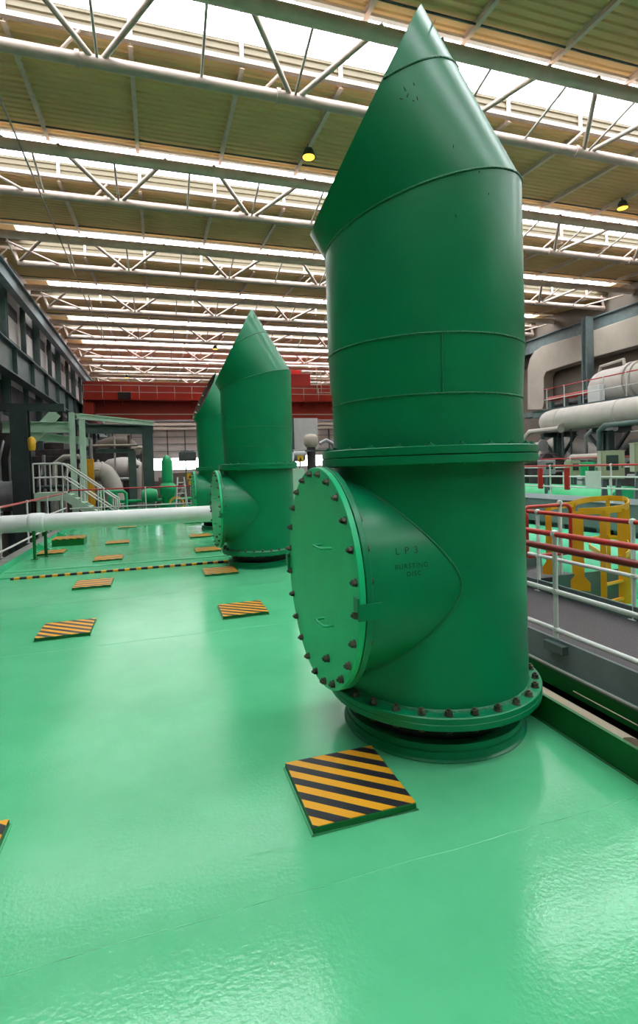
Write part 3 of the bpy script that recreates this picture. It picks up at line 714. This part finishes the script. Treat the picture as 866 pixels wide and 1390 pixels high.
def smallcab(label, x0, y0, x1, y1, Yv, m=M['gpipe']):
    a = atY(x0, y1, Yv); c_ = atY(x1, y0, Yv); t = thing('instrument_box', label, 'box', (a.x, Yv, a.z)); w = c_.x-a.x; h = c_.z-a.z
    b = MB(); b.box((0,0,0),(w,.3,h)); b.build('box_body', m, t, bevel=.02)
    b = MB(); b.box((w*.2,-.03,h*.35),(w*.75,0,h*.8)); b.build('display', M['glassdark'], t, bevel=.005)
    b = MB(); b.box((w*.3,.05,-(a.z-.45)),(w*.42,.15,0)); b.box((w*.6,.05,-(a.z-.45)),(w*.72,.15,0)); b.build('leg', M['gsteel'], t)
smallcab('grey instrument box with dark screen beside the nearest vent flange', 738, 624, 754, 644, 14.5)
smallcab('small grey green box with white plate left of the olive cabinet', 775, 625, 788, 646, 15.0, M['cab'])
smallcab('small green box directly left of the olive cabinet', 797, 627, 809, 647, 13.8, M['green'])

# big white pipe and its trestles
X_ = 17.0
p1, p2, p3 = atX(738, 574, X_), atX(795, 565, X_), atX(856, 557, X_)
zp = (p1.z+p3.z)/2
t = thing('steam_pipe', 'big ivory lagged pipe running along the right side', 'pipe', (X_, p1.y, zp))
pts = [V((0, 9, -.0)), V((0, -(p1.y-p3.y)-.3, 0))]+[V((1.1-1.1*math.cos(a), -(p1.y-p3.y)-.3-1.1*math.sin(a), .25*math.sin(a))) for a in (.3,.6,.9,1.2,1.5)]
pts = [V((1.6, .0, -.1)), V((.7, .1, 0)), V((.25, -.15, 0)), V((0, -.7, 0)), V((0, -14, 0))]
b = MB(); b.tube(pts, .50, 32); b.build('pipe_run', M['pipe'], t, smooth=50)
for yy in (-1.2, -4.2, -6.5):
    b = MB(); b.lathe([(.5,-.04),(.52,-.04),(.52,.04),(.5,.04)], 32, axis=((0,yy,0),(0,1,0))); b.build('lagging_band', M['pipe'], t, smooth=40)
for i, (x, lb) in enumerate(((758, 'dark steel trestle under the ivory pipe, left one'), (826, 'dark steel trestle under the ivory pipe, right one'))):
    p = atX(x, 610, X_); t = thing('pipe_trestle', lb, 'trestle', (X_, p.y, .0)); hz = zp-.54
    b = MB(); b.ibeam((0,0,-1), (0,0,hz), .3, .3, .04); b.build('post', M['gsteel'], t)
    b = MB(); b.ibeam((-.8,0,hz-.1), (.9,0,hz-.1), .2, .2, .03); b.build('crosshead', M['dsteel'], t)
    b = MB(); b.beam((0,-.1,hz-1.2), (0,-.95,hz-.2), .09, .09); b.beam((0,.1,hz-1.2), (0,.95,hz-.2), .09, .09); b.build('brace', M['dsteel'], t)
    b = MB(); b.ibeam((0,-1.05,hz-.1), (0,1.05,hz-.1), .2, .2, .03); b.build('stringer', M['dsteel'], t)
# cross elbow pipe beneath
q = atX(765, 603, 19.0)
b = MB(); b.tube([q+V((0, 1.5, -.9)), q+V((0, 1.0, -.1)), q+V((0, .5, .05)), q+V((0,-.4,0)), q+V((0,-1.5,-.35)), q+V((0,-2.4,-.7))], .36, 24); tag(b.build('curved_pipe', M['pipe'], smooth=50), 'ivory curved pipe below the big pipe, between the trestles', 'pipe')
q = atX(805, 605, 20.5); b = MB(); b.box((20.2, q.y-1.6, -.5), (20.6, q.y+1.4, q.z+1.0)); b.lathe([(0,0),(.5,0),(.5,.08),(0,.08)], 32, axis=((20.2, q.y-.9, q.z+.45), (-1,0,0)), closed=False); tag(b.build('panel_wall', M['gpipe']), 'grey lagged panel with round cover behind the trestles', 'panel')

# platform, railing, vessel, duct
X_ = 18.6
pa = atX(733, 562, X_); pb = atX(818, 546, X_); zf = (pa.z+pb.z)/2
b = MB(); b.box((X_, 5, zf-.12), (X_+3.8, pa.y+1.5, zf+.12)); b.ibeam((X_, 5, zf-.05), (X_, pa.y+.5, zf-.05), .2, .35, .03); tag(b.build('upper_platform', M['bsteel']), 'grey steel platform above the big ivory pipe', 'platform')
railing('platform_railing', 'red topped railing on the upper platform by the vessel', [(X_+.1, 8, 0), (X_+.1, pa.y-.2, 0)], [(X_+.1, pa.y-.4-1.15*i, 0) for i in range(10)], zf+1.15, (zf+.62,), zb=zf+.12)
railing('platform_railing', 'back railing of the upper platform beside the brown wall', [(X_+3.6, 8, 0), (X_+3.6, pa.y-.2, 0)], [(X_+3.6, pa.y-.4-1.9*i, 0) for i in range(6)], zf+1.15, (zf+.62,), zb=zf+.12)
a = atX(805, 527, 21.0)
ve = thing('horizontal_vessel', 'large ivory vessel with rounded end on the upper platform', 'vessel', (21.0, a.y, a.z-.05)); rv = .82
b = MB(); b.lathe([(0,0),(rv*.35,.06),(rv*.68,.24),(rv*.9,.5),(rv,.85),(rv,8),(0,8.4)], 48, axis=((0,0,0),(0,-1,0)), closed=False); b.build('shell', M['pipe'], ve, smooth=50)
b = MB(); b.lathe([(rv,-.08),(rv+.09,-.08),(rv+.09,.08),(rv,.08)], 48, axis=((0,-2.4,0),(0,1,0))); b.lathe([(rv,-.08),(rv+.09,-.08),(rv+.09,.08),(rv,.08)], 48, axis=((0,-2.75,0),(0,1,0))); b.build('girth_flange', M['pipe'], ve, smooth=40)
b = MB(); b.tube([(-.1,-.5,.72), (-.1,-.6,1.02), (-.1,-1.9,1.1), (-.1,-1.95,.8)], .08, 12); b.build('top_pipe', M['pipe'], ve, smooth=50)
b = MB(); b.box((-.6,-1.2,zf+.12-ve.location.z),(.6,-.9,-.45)); b.box((-.6,-4.4,zf+.12-ve.location.z),(.6,-4.0,-.45)); b.build('saddle', M['gpipe'], ve)
b = MB(); q = atX(808, 534, 19.2); b.box((19.1, q.y-.35, zf+.12), (19.4, q.y+.35, zf+.95)); tag(b.build('white_cabinet', M['white'], bevel=.02), 'small white cabinet standing before the ivory vessel', 'cabinet')
# duct
XD = 28.05
pts_o = [(716,556),(716,500),(719,487),(725,477),(735,470),(801,450),(900,416)]
pts_i = [(900,459),(801,486),(748,502),(741,505),(738,512),(738,549),(736,556)]
poly = [atX(x, y, XD) for x, y in pts_o+pts_i]
b = MB(); A = [b.bm.verts.new(p) for p in poly]; B = [b.bm.verts.new(p+V((.9,0,0))) for p in poly]; n = len(A)
b.bm.faces.new(A); b.bm.faces.new(list(reversed(B)))
for i in range(n): b.bm.faces.new((A[i], B[i], B[(i+1)%n], A[(i+1)%n]))
t = tag(b.build('air_duct', M['duct'], bevel=.04), 'large cream air duct with rounded bend on the right wall', 'duct')
b = MB()
for x in (745, 760, 775, 790): pass
# red hose reel / low machinery behind rails
for i, (x, y, w_, h_, m_, nm, lb, ct) in enumerate((
    (722, 632, .8, 1.2, 'gpipe', 'gate_valve', 'grey valve body right of the nearest vent flange', 'valve'),
    (745, 625, 1.2, .6, 'machine', 'machine_block', 'dark machine block under the big ivory pipe, left of the trestle', 'machine'),
    (790, 642, 1.0, .5, 'white', 'equipment_housing', 'white equipment housing between the small boxes', 'machine'),
    (858, 632, 1.3, .6, 'machine', 'machine_block', 'dark machine block behind the cut-off cabinet', 'machine'))):
    p = atX(x, y, 16.2); t = thing(nm, lb, ct, (p.x, p.y, .45))
    hh = max(.6, p.z-.45+h_/2)
    b = MB(); b.box((-w_/2, -w_/2, 0), (w_/2, w_/2, hh*.8)); b.lathe([(0,0),(w_*.42,0),(w_*.42,.1),(w_*.3,.2),(w_*.3,hh*.2),(0,hh*.22)], 24, axis=((0,0,hh*.8),(0,0,1)), closed=False); b.build('housing', M[m_], t, bevel=.04)
    b = MB(); b.tube([(-w_*.6,-w_*.4,hh*.5), (-w_*.6,-w_*.6,hh*.5), (w_*.7,-w_*.6,hh*.5), (w_*.7,-w_*.6,hh*.1)], .06, 10); b.build('pipework', M['gpipe'], t, smooth=50)

def pipe_set(label, x, y, X, paths, r, m):
    p = atX(x, y, X); t = thing('pipework_rack', label, 'pipework', (X, p.y, .45)); 
    for k, pts in enumerate(paths):
        b = MB(); b.tube([V(q) for q in pts], r[k % len(r)], 12); b.build('pipe_run', M[m[k % len(m)]], t, smooth=50)
        q = V(pts[-1]); d = (V(pts[-1])-V(pts[-2])).normalized(); rr = r[k % len(r)]
        b = MB(); b.disc(q, d, rr*1.7, .05, 20); b.build('end_flange', M[m[k % len(m)]], t, smooth=40)
    return t
pipe_set('tangle of grey and ivory pipework between vent flange and left trestle', 728, 610, 16.0,
    [((0,1,0),(0,1,1.5),(0,.7,1.9),(0,-.4,1.9)), ((.5,1.4,0),(.5,1.4,2.3),(.5,1.0,2.6),(.5,-.9,2.6)), ((-.3,.3,0),(-.3,.3,1.0),(-.3,0,1.2),(-.3,-1.0,1.2)), ((.9,-.6,0),(.9,-.6,3.0))], [.16,.11,.2,.05], ['gpipe','pipe','machine','gsteel'])
pipe_set('grey pipework standing under the ivory pipe, between the trestles', 790, 610, 16.2,
    [((0,.8,0),(0,.8,1.1),(0,.5,1.35),(0,-.9,1.35)), ((.4,.2,0),(.4,.2,2.2),(.4,-.1,2.4),(.4,-1.2,2.4)), ((-.3,-.6,0),(-.3,-.6,.9)), ((.6,1.2,0),(.6,1.2,2.9))], [.12,.07,.22,.04], ['pipe','gpipe','gpipe','dsteel'])
pipe_set('dark pipework behind the olive cabinets at the right edge', 850, 600, 16.2,
    [((0,1.2,0),(0,1.2,2.3),(0,.9,2.5),(0,-1.4,2.5)), ((.3,.3,0),(.3,.3,1.6),(.3,0,1.8),(.3,-1.0,1.8)), ((-.3,-.3,0),(-.3,-.3,1.2))], [.1,.14,.25], ['gsteel','machine','gpipe'])
railing('guard_rail', 'dark red handrail on the brown wall under the platform', [(24, 10, 0), (24, 24, 0)], [(24, 11+2.2*i, 0) for i in range(6)], 3.55, (3.1,), zb=2.5, top=M['dred'])
b = MB(); b.box((23.8, 8, 2.3), (25, 25, 2.5)); tag(b.build('wall_gangway', M['gsteel']), 'dark gangway along the brown wall carrying the dark red handrail', 'gangway')
# small fittings on the upper platform
p = atX(760, 540, 20.0); t = thing('platform_pipework', 'red and dark pipework behind the platform railing, left of the vessel', 'pipework', (20.0, p.y, zf+.12))
b = MB(); b.tube([(0,.9,.7),(0,-2.2,.7)], .13, 12); b.build('red_pipe_run', M['crane'], t, smooth=50)
b = MB(); b.tube([(.4,.9,.35),(.4,-2.4,.35)], .16, 12); b.build('dark_pipe_run', M['machine'], t, smooth=50)
for yy in (.6, -.4, -1.4):
    b = MB(); b.box((-.1,yy-.1,0),(.1,yy+.1,.6)); b.build('pipe_support', M['gsteel'], t)

# ------------------------------------------------------------------ left side: pipe, frames, stair, machinery
zpp = .73
t = thing('white_pipe', 'white pipe crossing over the far part of the deck', 'pipe', (0, 11.9, zpp))
b = MB(); b.tube([(-6.8, .15, 0), (-2.62, .05, 0), (1.35, 0, .0), (1.7, .05, -.1), (1.75, .1, -.7)], .18, 28); b.build('pipe_run', M['white'], t, smooth=50)
b = MB(); b.lathe([(.18,-.16),(.195,-.15),(.205,-.08),(.205,.1),(.195,.14),(.18,.15)], 28, axis=((-2.45,.05,0),(1,0,0)), closed=False); b.build('collar', M['white'], t, smooth=50)
for i, (x, y) in enumerate(((-2.48, 11.75), (-2.33, 12.05))):
    t = tag(MB().tube([(x, y, 0), (x, y, .58)], .032, 12).box((x-.06, y-.06, 0), (x+.06, y+.06, .015)).build('pipe_prop', M['dgreen'], smooth=50), ('green prop under the white pipe, nearer the kerb', 'green prop under the white pipe, nearer the deck')[i], 'prop')

# black frame, pale frame
Yb = 21.0
def px(x, y, Yv=Yb): return atY(x, y, Yv)
t = thing('black_steel_frame', 'black steel portal frame at the far left', 'frame', (px(30,640).x, Yb, -3))
o = t.location.copy()
b = MB(); a = px(31, 640)-o; b.ibeam((0,0,0), (0, 0, px(31,556).z-o.z), .55, .5, .05); b.box((-.27,-.24,0),(.27,-.2,px(31,556).z-o.z)); b.build('column', M['dsteel'], t)
b = MB(); zb_ = px(31,553).z-o.z; b.box((-7,-.2,zb_-.14), (px(88,553).x-o.x,.2,zb_+.12)); b.build('beam', M['dsteel'], t)
t = thing('pale_green_frame', 'pale green steel frame with diagonal brace over the stair', 'frame', (px(98,640).x, Yb+1.2, -.3)); o = t.location.copy(); Yp = Yb+1.2
q = lambda x, y: V((atY(x, y, Yp).x-o.x, 0, atY(x, y, Yp).z-o.z))
for xa, xb, yt in ((97, 101, 560), (111, 114, 570)):
    b = MB(); p = q(xa, yt); r_ = q(xb, 690); b.ibeam((p.x, 0, 0), (p.x, 0, p.z), .2, .2, .03); b.build('post', M['pale'], t)
b = MB(); b.beam(q(42, 597), q(76, 560), .12, .40, up=V((0,0,1))); b.build('diagonal_brace', M['pale'], t)
b = MB(); b.ibeam(q(3, 580), q(96, 580), .2, .42, .03); b.build('beam', M['pale'], t)
b = MB(); pA = q(104, 565); pB = atY(207, 575, 26.6)-o; b.ibeam(pA, pB, .25, .22, .03); b.build('roof_beam', M['pale'], t)
b = MB(); b.ibeam(q(48, 592)+V((0,.5,0)), q(118, 598)+V((0,.5,0)), .2, .3, .03); b.build('lower_beam', M['pale'], t)
t = thing('dark_steel_frame', 'dark grey portal frame before the ivory turbine pipes', 'frame', (atY(202,640,27).x, 27, -3)); o = t.location.copy()
q = lambda x, y: V((atY(x, y, 27).x-o.x, 0, atY(x, y, 27).z-o.z))
b = MB(); b.ibeam((0,0,0), (0,0,q(202,578).z), .5, .45, .05); b.box((-.25,-.24,0),(.25,-.2,q(202,578).z)); b.build('column', M['gsteel'], t)
b = MB(); b.ibeam(q(112,582), q(208,583), .3, .45, .05); b.build('beam', M['gsteel'], t)
b = MB(); b.ibeam((q(180,640).x,.0,0), (q(180,640).x,.0,q(180,612).z), .35, .35, .05); b.build('inner_post', M['gsteel'], t)
b = MB(); b.ibeam(q(130,612), q(182,612), .2, .2, .03); b.build('inner_beam', M['gsteel'], t)

# stair
Ys = 20.7
def stair():
    P_ = lambda x, y, d=0: atY(x, y, Ys+d)
    base = P_(84, 668); t = thing('access_stair', 'pale green steel stair with white handrails left of the white pipe', 'stair', base); o = t.location.copy()
    L = lambda p: p-o
    s0, s1 = P_(86, 668), P_(158, 712)
    zl = s0.z
    x_l = P_(46, 668).x
    b = MB(); b.box(L(V((x_l, Ys, zl-.3))), L(V((s0.x, Ys+1.0, zl)))); b.build('landing', M['pale'], t)
    for d in (0, .95):
        b = MB(); b.beam(L(s0+V((0,d,-.12))), L(s1+V((0,d,-.12))), .04, .28); b.build('stringer', M['pale'], t)
    for i in range(8):
        p = s0.lerp(s1, (i+.5)/8); b = MB(); b.box(L(p+V((-.13, .03, -.05))), L(p+V((.13, .93, -.01)))); b.build('tread', M['pale'], t)
    for d in (0, 1.0):
        for dz in (1.05, .55):
            b = MB(); pp = [V((x_l, Ys+d, zl+dz)), V((s0.x-.1, Ys+d, zl+dz)), s0+V((.08,d,dz-.06)), s1+V((-.1,d,dz)), s1+V((.05, d, dz-.1))]
            if dz > 1: pp += [s1+V((.08,d,.6)), s1+V((-.05,d,.5))]
            b.tube([L(p) for p in pp], .03, 8); b.build('handrail', M['white'], t, smooth=60)
        for p in (V((x_l, Ys+d, zl)), V((x_l+.55, Ys+d, zl)), V((s0.x, Ys+d, zl)), s0.lerp(s1,.33)+V((0,d,0)), s0.lerp(s1,.66)+V((0,d,0)), s1+V((-.08,d,0))):
            b = MB(); b.tube([L(p), L(p+V((0,0,1.05)))], .026, 8); b.build('rail_post', M['white'], t, smooth=60)
    b = MB(); b.tube([L(V((x_l+.1,Ys+.1,-3))), L(V((x_l+.1,Ys+.1,zl)))], .06, 8); b.tube([L(V((s0.x-.1,Ys+.1,-3))), L(V((s0.x-.1,Ys+.1,zl)))], .06, 8); b.build('support_post', M['pale'], t, smooth=60)
stair()

def pipe_rack(label, x, y, Yv, z0, paths, r, m):
    p = atY(x, y, Yv); t = thing('pipework_rack', label, 'pipework', (p.x, Yv, z0))
    for k, pts in enumerate(paths):
        b = MB(); b.tube([V(q) for q in pts], r[k % len(r)], 10); b.build('pipe_run', M[m[k % len(m)]], t, smooth=50)
pipe_rack('thin vertical pipes and cable runs behind the stair landing', 60, 640, 25, -2,
    [((0,0,0),(0,0,4.6)), ((.4,.1,0),(.4,.1,4.2),(.8,.1,4.5),(1.4,.1,4.5)), ((.8,0,0),(.8,0,3.6),(1.0,0,3.9),(2.2,0,3.9)), ((-.3,0,3.2),(1.9,0,3.2)), ((1.5,.1,0),(1.5,.1,4.0))], [.07,.12,.05,.09,.16], ['gpipe','pipe','duct','gsteel','bsteel'])
pipe_rack('grey and tan pipes hanging under the dark grey frame beam', 150, 620, 27.6, -1,
    [((-1.2,0,4.1),(1.3,0,4.1)), ((-.9,0,4.4),(-.9,0,2.6),(-.6,0,2.4),(1.0,0,2.4)), ((.2,0,4.5),(.2,0,1.0)), ((.9,.1,4.6),(.9,.1,3.2),(1.3,.1,3.0))], [.06,.1,.05,.09], ['duct','gpipe','pipe','brown'])
# turbine machinery at left back
def bigpipe(name, label, pts, r, m='pipe', Yv=31, n=24):
    P3 = [atY(x, y, Yv)+V((0, dy, 0)) for x, y, dy in pts]
    out = []
    for i in range(len(P3)-1):      # Catmull-Rom rounding
        p0, p1, p2, p3 = P3[max(i-1,0)], P3[i], P3[i+1], P3[min(i+2, len(P3)-1)]
        for k in range(6):
            s_ = k/6; out.append(.5*((2*p1)+(-p0+p2)*s_+(2*p0-5*p1+4*p2-p3)*s_*s_+(-p0+3*p1-3*p2+p3)*s_**3))
    out.append(P3[-1]); o0 = out[0].copy()
    b = MB(); b.tube([p-o0 for p in out], r, n); t = thing(name, label, 'pipe', o0)
    b.build('pipe_run', M[m], t, smooth=60)
    for k in (2, len(out)//2, len(out)-3):
        b = MB(); d = (out[k+1]-out[k-1]).normalized(); b.lathe([(r,-.05),(r+.05,-.05),(r+.05,.05),(r,.05)], n, axis=(out[k]-o0, d))
        b.build('lagging_band', M[m], t, smooth=40)
bigpipe('crossover_pipe', 'ivory elbow pipe behind the stair handrail', [(120,668,2),(121,648,1),(130,640,0),(143,643,0),(153,660,0),(157,685,0)], .42, Yv=26)
bigpipe('crossover_pipe', 'large pinkish ivory pipe arching behind the dark frame', [(140,652,3),(152,640,0),(170,636,0),(185,642,0),(193,660,0),(196,690,0)], .62, Yv=30)
bigpipe('lagged_pipe', 'fat grey lagged pipe behind the black column', [(-28,674,0),(0,674,0),(27,673,0)], .56, 'gpipe', 21.95)
bigpipe('lagged_pipe', 'brown lagged pipe bend above the ivory arch', [(133,607,0),(150,600,0),(168,600,0),(180,606,0),(184,618,0)], .3, 'brown', 33)
bigpipe('slim_pipe', 'slim tan pipe bend beside the dark grey column', [(178,608,0),(192,608,0),(195,614,0),(195,640,0),(195,690,0)], .1, 'duct', 28.5, 10)
def block(name, label, cat, x0, y0, x1, y1, Yv, dep, m, extra=True):
    a = atY(x0, y1, Yv); c_ = atY(x1, y0, Yv); t = thing(name, label, cat, a); w = c_.x-a.x; h = c_.z-a.z
    b = MB(); b.box((0,0,0),(w,dep,h*.86)); b.box((w*.1,.1,h*.86),(w*.9,dep-.1,h*.93)); b.box((w*.25,.2,h*.93),(w*.6,dep*.7,h)); b.build('housing', M[m], t, bevel=.04)
    if extra:
        b = MB()
        for k in range(4):
            xx = w*(.15+.22*k); b.tube([(xx, -.12, 0), (xx, -.12, h*.6), (xx+w*.08, -.12, h*.72), (xx+w*.08, .2, h*.8)], min(w, h)*.03, 8)
        b.build('pipework', M['gpipe'], t, smooth=60)
        b = MB()
        for k in range(3): b.box((w*(.12+.3*k), -.05, h*.2), (w*(.3+.3*k), 0, h*.5))
        b.build('panel', M['machine'], t)
    return t
block('turbine_machine', 'dark turbine machinery behind the pale frame', 'machine', 44, 600, 116, 730, 29, 3, 'machine')
block('turbine_machine', 'dark machinery block under the dark grey frame', 'machine', 118, 592, 196, 735, 35, 3, 'machine')
block('turbine_machine', 'dark machinery in the shade left of the black column', 'machine', -30, 560, 22, 720, 22.8, 2, 'machine')
block('valve_rack', 'dark lattice of pipework below the far daylight strip', 'machine', 208, 640, 300, 720, 46, 3, 'brown')
bl = block('cooler_unit', 'grey blower unit on the far wall left of the vents', 'machine', 243, 611, 266, 626, 60, 1.2, 'gsteel', False)
b = MB(); q = atY(43, 601, Yb-.4); b.lathe([(0,0),(.1,.03),(.13,.15),(.13,.42),(.06,.5),(0,.52)], 16, axis=(q+V((0,0,-.3)), (0,0,1)), closed=False); tag(b.build('yellow_lamp', M['sign'], smooth=50), 'small yellow lamp hanging on the black column', 'lamp')
for x, lb in ((119, 'ochre panel post behind the stair, left'), (124, 'ochre panel post behind the stair, right')):
    a = atY(x, 668, 23); c_ = atY(x+3, 623, 23); b = MB(); b.box((a.x, 23, a.z-1), (c_.x, 23.1, c_.z)); tag(b.build('ochre_post', M['yellow'], bevel=.01), lb, 'post')

# green valve set beyond the end of the deck
Yg = 23.0
g0 = atY(228, 668, Yg)
t = thing('green_valve_stand', 'bright green valve assembly with domed top between column and vents', 'valve', (g0.x, Yg, -.8)); o = t.location.copy(); gz = lambda y: atY(228, y, Yg).z-o.z
b = MB(); b.lathe([(0,gz(655)),(.23,gz(655)),(.23,gz(627)),(.17,gz(622)),(.06,gz(618)),(0,gz(617.5))], 24, closed=False); b.build('domed_cylinder', M['green'], t, smooth=50)
b = MB(); b.lathe([(.1,0),(.3,0),(.3,.1),(.2,.15),(.2,gz(690)),(.42,gz(688)),(.42,gz(684)),(.24,gz(682)),(.3,gz(672)),(.36,gz(668)),(.36,gz(660)),(.26,gz(656)),(.1,gz(655))], 24, closed=True); b.build('valve_body', M['green'], t, smooth=50)
b = MB(); b.tube([(-2.2,0,gz(700)), (-2.2,0,gz(682)), (-2.1,0,gz(678)), (2.2,0,gz(678)), (2.3,0,gz(682)), (2.3,0,gz(700))], .08, 10); b.tube([(-2.9,0,gz(690)), (3,0,gz(688))], .07, 10); b.build('pipe_manifold', M['green'], t, smooth=50)
b = MB(); b.lathe([(0,-.35),(.25,-.3),(.34,0),(.25,.3),(0,.35)], 20, axis=((-.75,.1,gz(672)),(1,0,0)), closed=False); b.lathe([(.0,-.05),(.3,-.05),(.3,.05),(0,.05)], 20, axis=((-.2,.1,gz(672)),(1,0,0)), closed=False); b.build('actuator', M['green'], t, smooth=50)
b = MB(); b.tube([V((.33+.28*math.cos(a), -.3, gz(684)+.28*math.sin(a))) for a in [2*PI*i/20 for i in range(20)]], .04, 8, closed=True); b.box((.1,-.33,gz(684)-.02),(.58,-.28,gz(684)+.02)); b.build('handwheel', M['sign'], t, smooth=50)
for i, (x0, lb) in enumerate(((151, 'green pipe hoop behind the stair foot'), (138, 'second green pipe hoop left of the stair foot'))):
    a = atY(x0, 705, 22.5); c_ = atY(x0+20, 667, 22.5); b = MB(); b.tube([(a.x,22.5,a.z-.6),(a.x,22.5,c_.z-.1),(a.x+.1,22.5,c_.z),(c_.x-.1,22.5,c_.z),(c_.x,22.5,c_.z-.1),(c_.x,22.5,a.z-.6)], .07, 10); tag(b.build('pipe_hoop', M['green'], smooth=50), lb, 'pipe')
for i, (x0, y0, lb) in enumerate(((254, 642, 'yellow warning sign beside the farthest vent, upper'), (256, 653, 'yellow warning sign beside the farthest vent, lower'), (404, 618, 'yellow warning sign between the two nearer vents'))):
    a = atY(x0, y0+(9 if i != 1 else 5), 24 if i < 2 else 20); c_ = atY(x0+8, y0, 24 if i < 2 else 20)
    t = thing('warning_sign', lb, 'sign', a); w = c_.x-a.x; h = c_.z-a.z
    b = MB(); b.box((0,0,0),(w,.02,h)); b.build('sign_plate', M['sign'], t)
    b = MB(); b.prism([(w*.25,h*.2),(w*.75,h*.2),(w*.5,h*.75)], -.006, 0); b.build('symbol', M['black'], t)
    b = MB(); b.box((w*.45,.02,-a.z-1.0),(w*.55,.05,h*.5)); b.build('post', M['white'], t)
# white ladder near the sign
a = atY(238, 705, 22); t = thing('white_ladder', 'small white step ladder beside the farthest vent', 'ladder', (a.x, 22, -.3)); zt2 = atY(238, 648, 22).z+.3
b = MB(); b.tube([(0,0,0),(.15,0,zt2)], .03, 8); b.tube([(.55,0,0),(.4,0,zt2)], .03, 8); b.build('stile', M['white'], t, smooth=50)
b = MB()
for k in range(1, 8): b.tube([(.02*k,0,zt2*k/8),(.55-.02*k,0,zt2*k/8)], .02, 8)
b.build('rung', M['white'], t, smooth=50)

# objects in the gap between the second and the nearest vent
p = atY(422, 600, 30)
t = thing('domed_vessel', 'pinkish domed vessel on a stem seen between the two nearer vents', 'vessel', (p.x, 30, -.5)); o = t.location.copy(); gz = lambda y: atY(422, y, 30).z-o.z
b = MB(); b.lathe([(0,gz(589)),(.3,gz(590)),(.42,gz(594)),(.44,gz(603)),(.3,gz(607)),(0,gz(608))], 24, closed=False); b.build('shell', M['duct'], t, smooth=50)
b = MB(); b.lathe([(0,0),(.26,0),(.26,gz(607)),(0,gz(607))], 20, closed=False); b.build('stem', M['machine'], t, smooth=50)
b = MB(); b.box((-1.6,-.4,gz(613)),(1.6,.4,gz(611))); b.build('platform', M['gsteel'], t)
b = MB(); b.tube([(.5,-.2,gz(603)),(.9,-.2,gz(598)),(1.3,-.2,gz(603)),(1.5,-.2,gz(610))], .12, 10); b.build('pipework', M['gpipe'], t, smooth=50)
b = MB(); b.tube([(-.5,-.2,gz(618)),(-1.2,-.2,gz(618))], .35, 12); b.build('pipework', M['gpipe'], t, smooth=50)
b = MB()
for k in range(5): b.box((-1.55+.28*k, -1.2, 0), (-1.5+.28*k, -1.15, gz(566)))
tag(b.build('thin_hanger_rods', M['dsteel']), 'dark vertical rods hanging between the two nearer vents', 'rods')
b = MB(); b.box((6.0, 45.2, 3.4), (14, 45.4, 6.2)); tag(b.build('white_screen', M['white']), 'white cladding screen under the crane between the vents', 'panel')
b = MB(); 
for x in (7.2, 9.4, 11.4): b.box((x, 45.0, 2), (x+.3, 45.15, 6.2))
tag(b.build('screen_frame', M['gsteel']), 'dark uprights before the white cladding screen', 'frame')
b = MB(); p = atY(402, 640, 18); b.box((p.x-.15, 18, -.3), (p.x+.3, 18.4, p.z+.1)); tag(b.build('pale_locker', M['pale'], bevel=.02), 'pale green locker seen right beside the second vent', 'locker')

# ------------------------------------------------------------------ light
w = bpy.data.worlds.new('overcast_sky'); sc.world = w; w.use_nodes = True
bg = w.node_tree.nodes['Background']; bg.inputs['Color'].default_value = (.93, .97, 1, 1); bg.inputs['Strength'].default_value = 12.3
vs_ = sc.view_settings; vs_.view_transform = 'Standard'; vs_.look = 'None'; vs_.gamma = 1; vs_.exposure = 0.0; vs_.use_curve_mapping = False
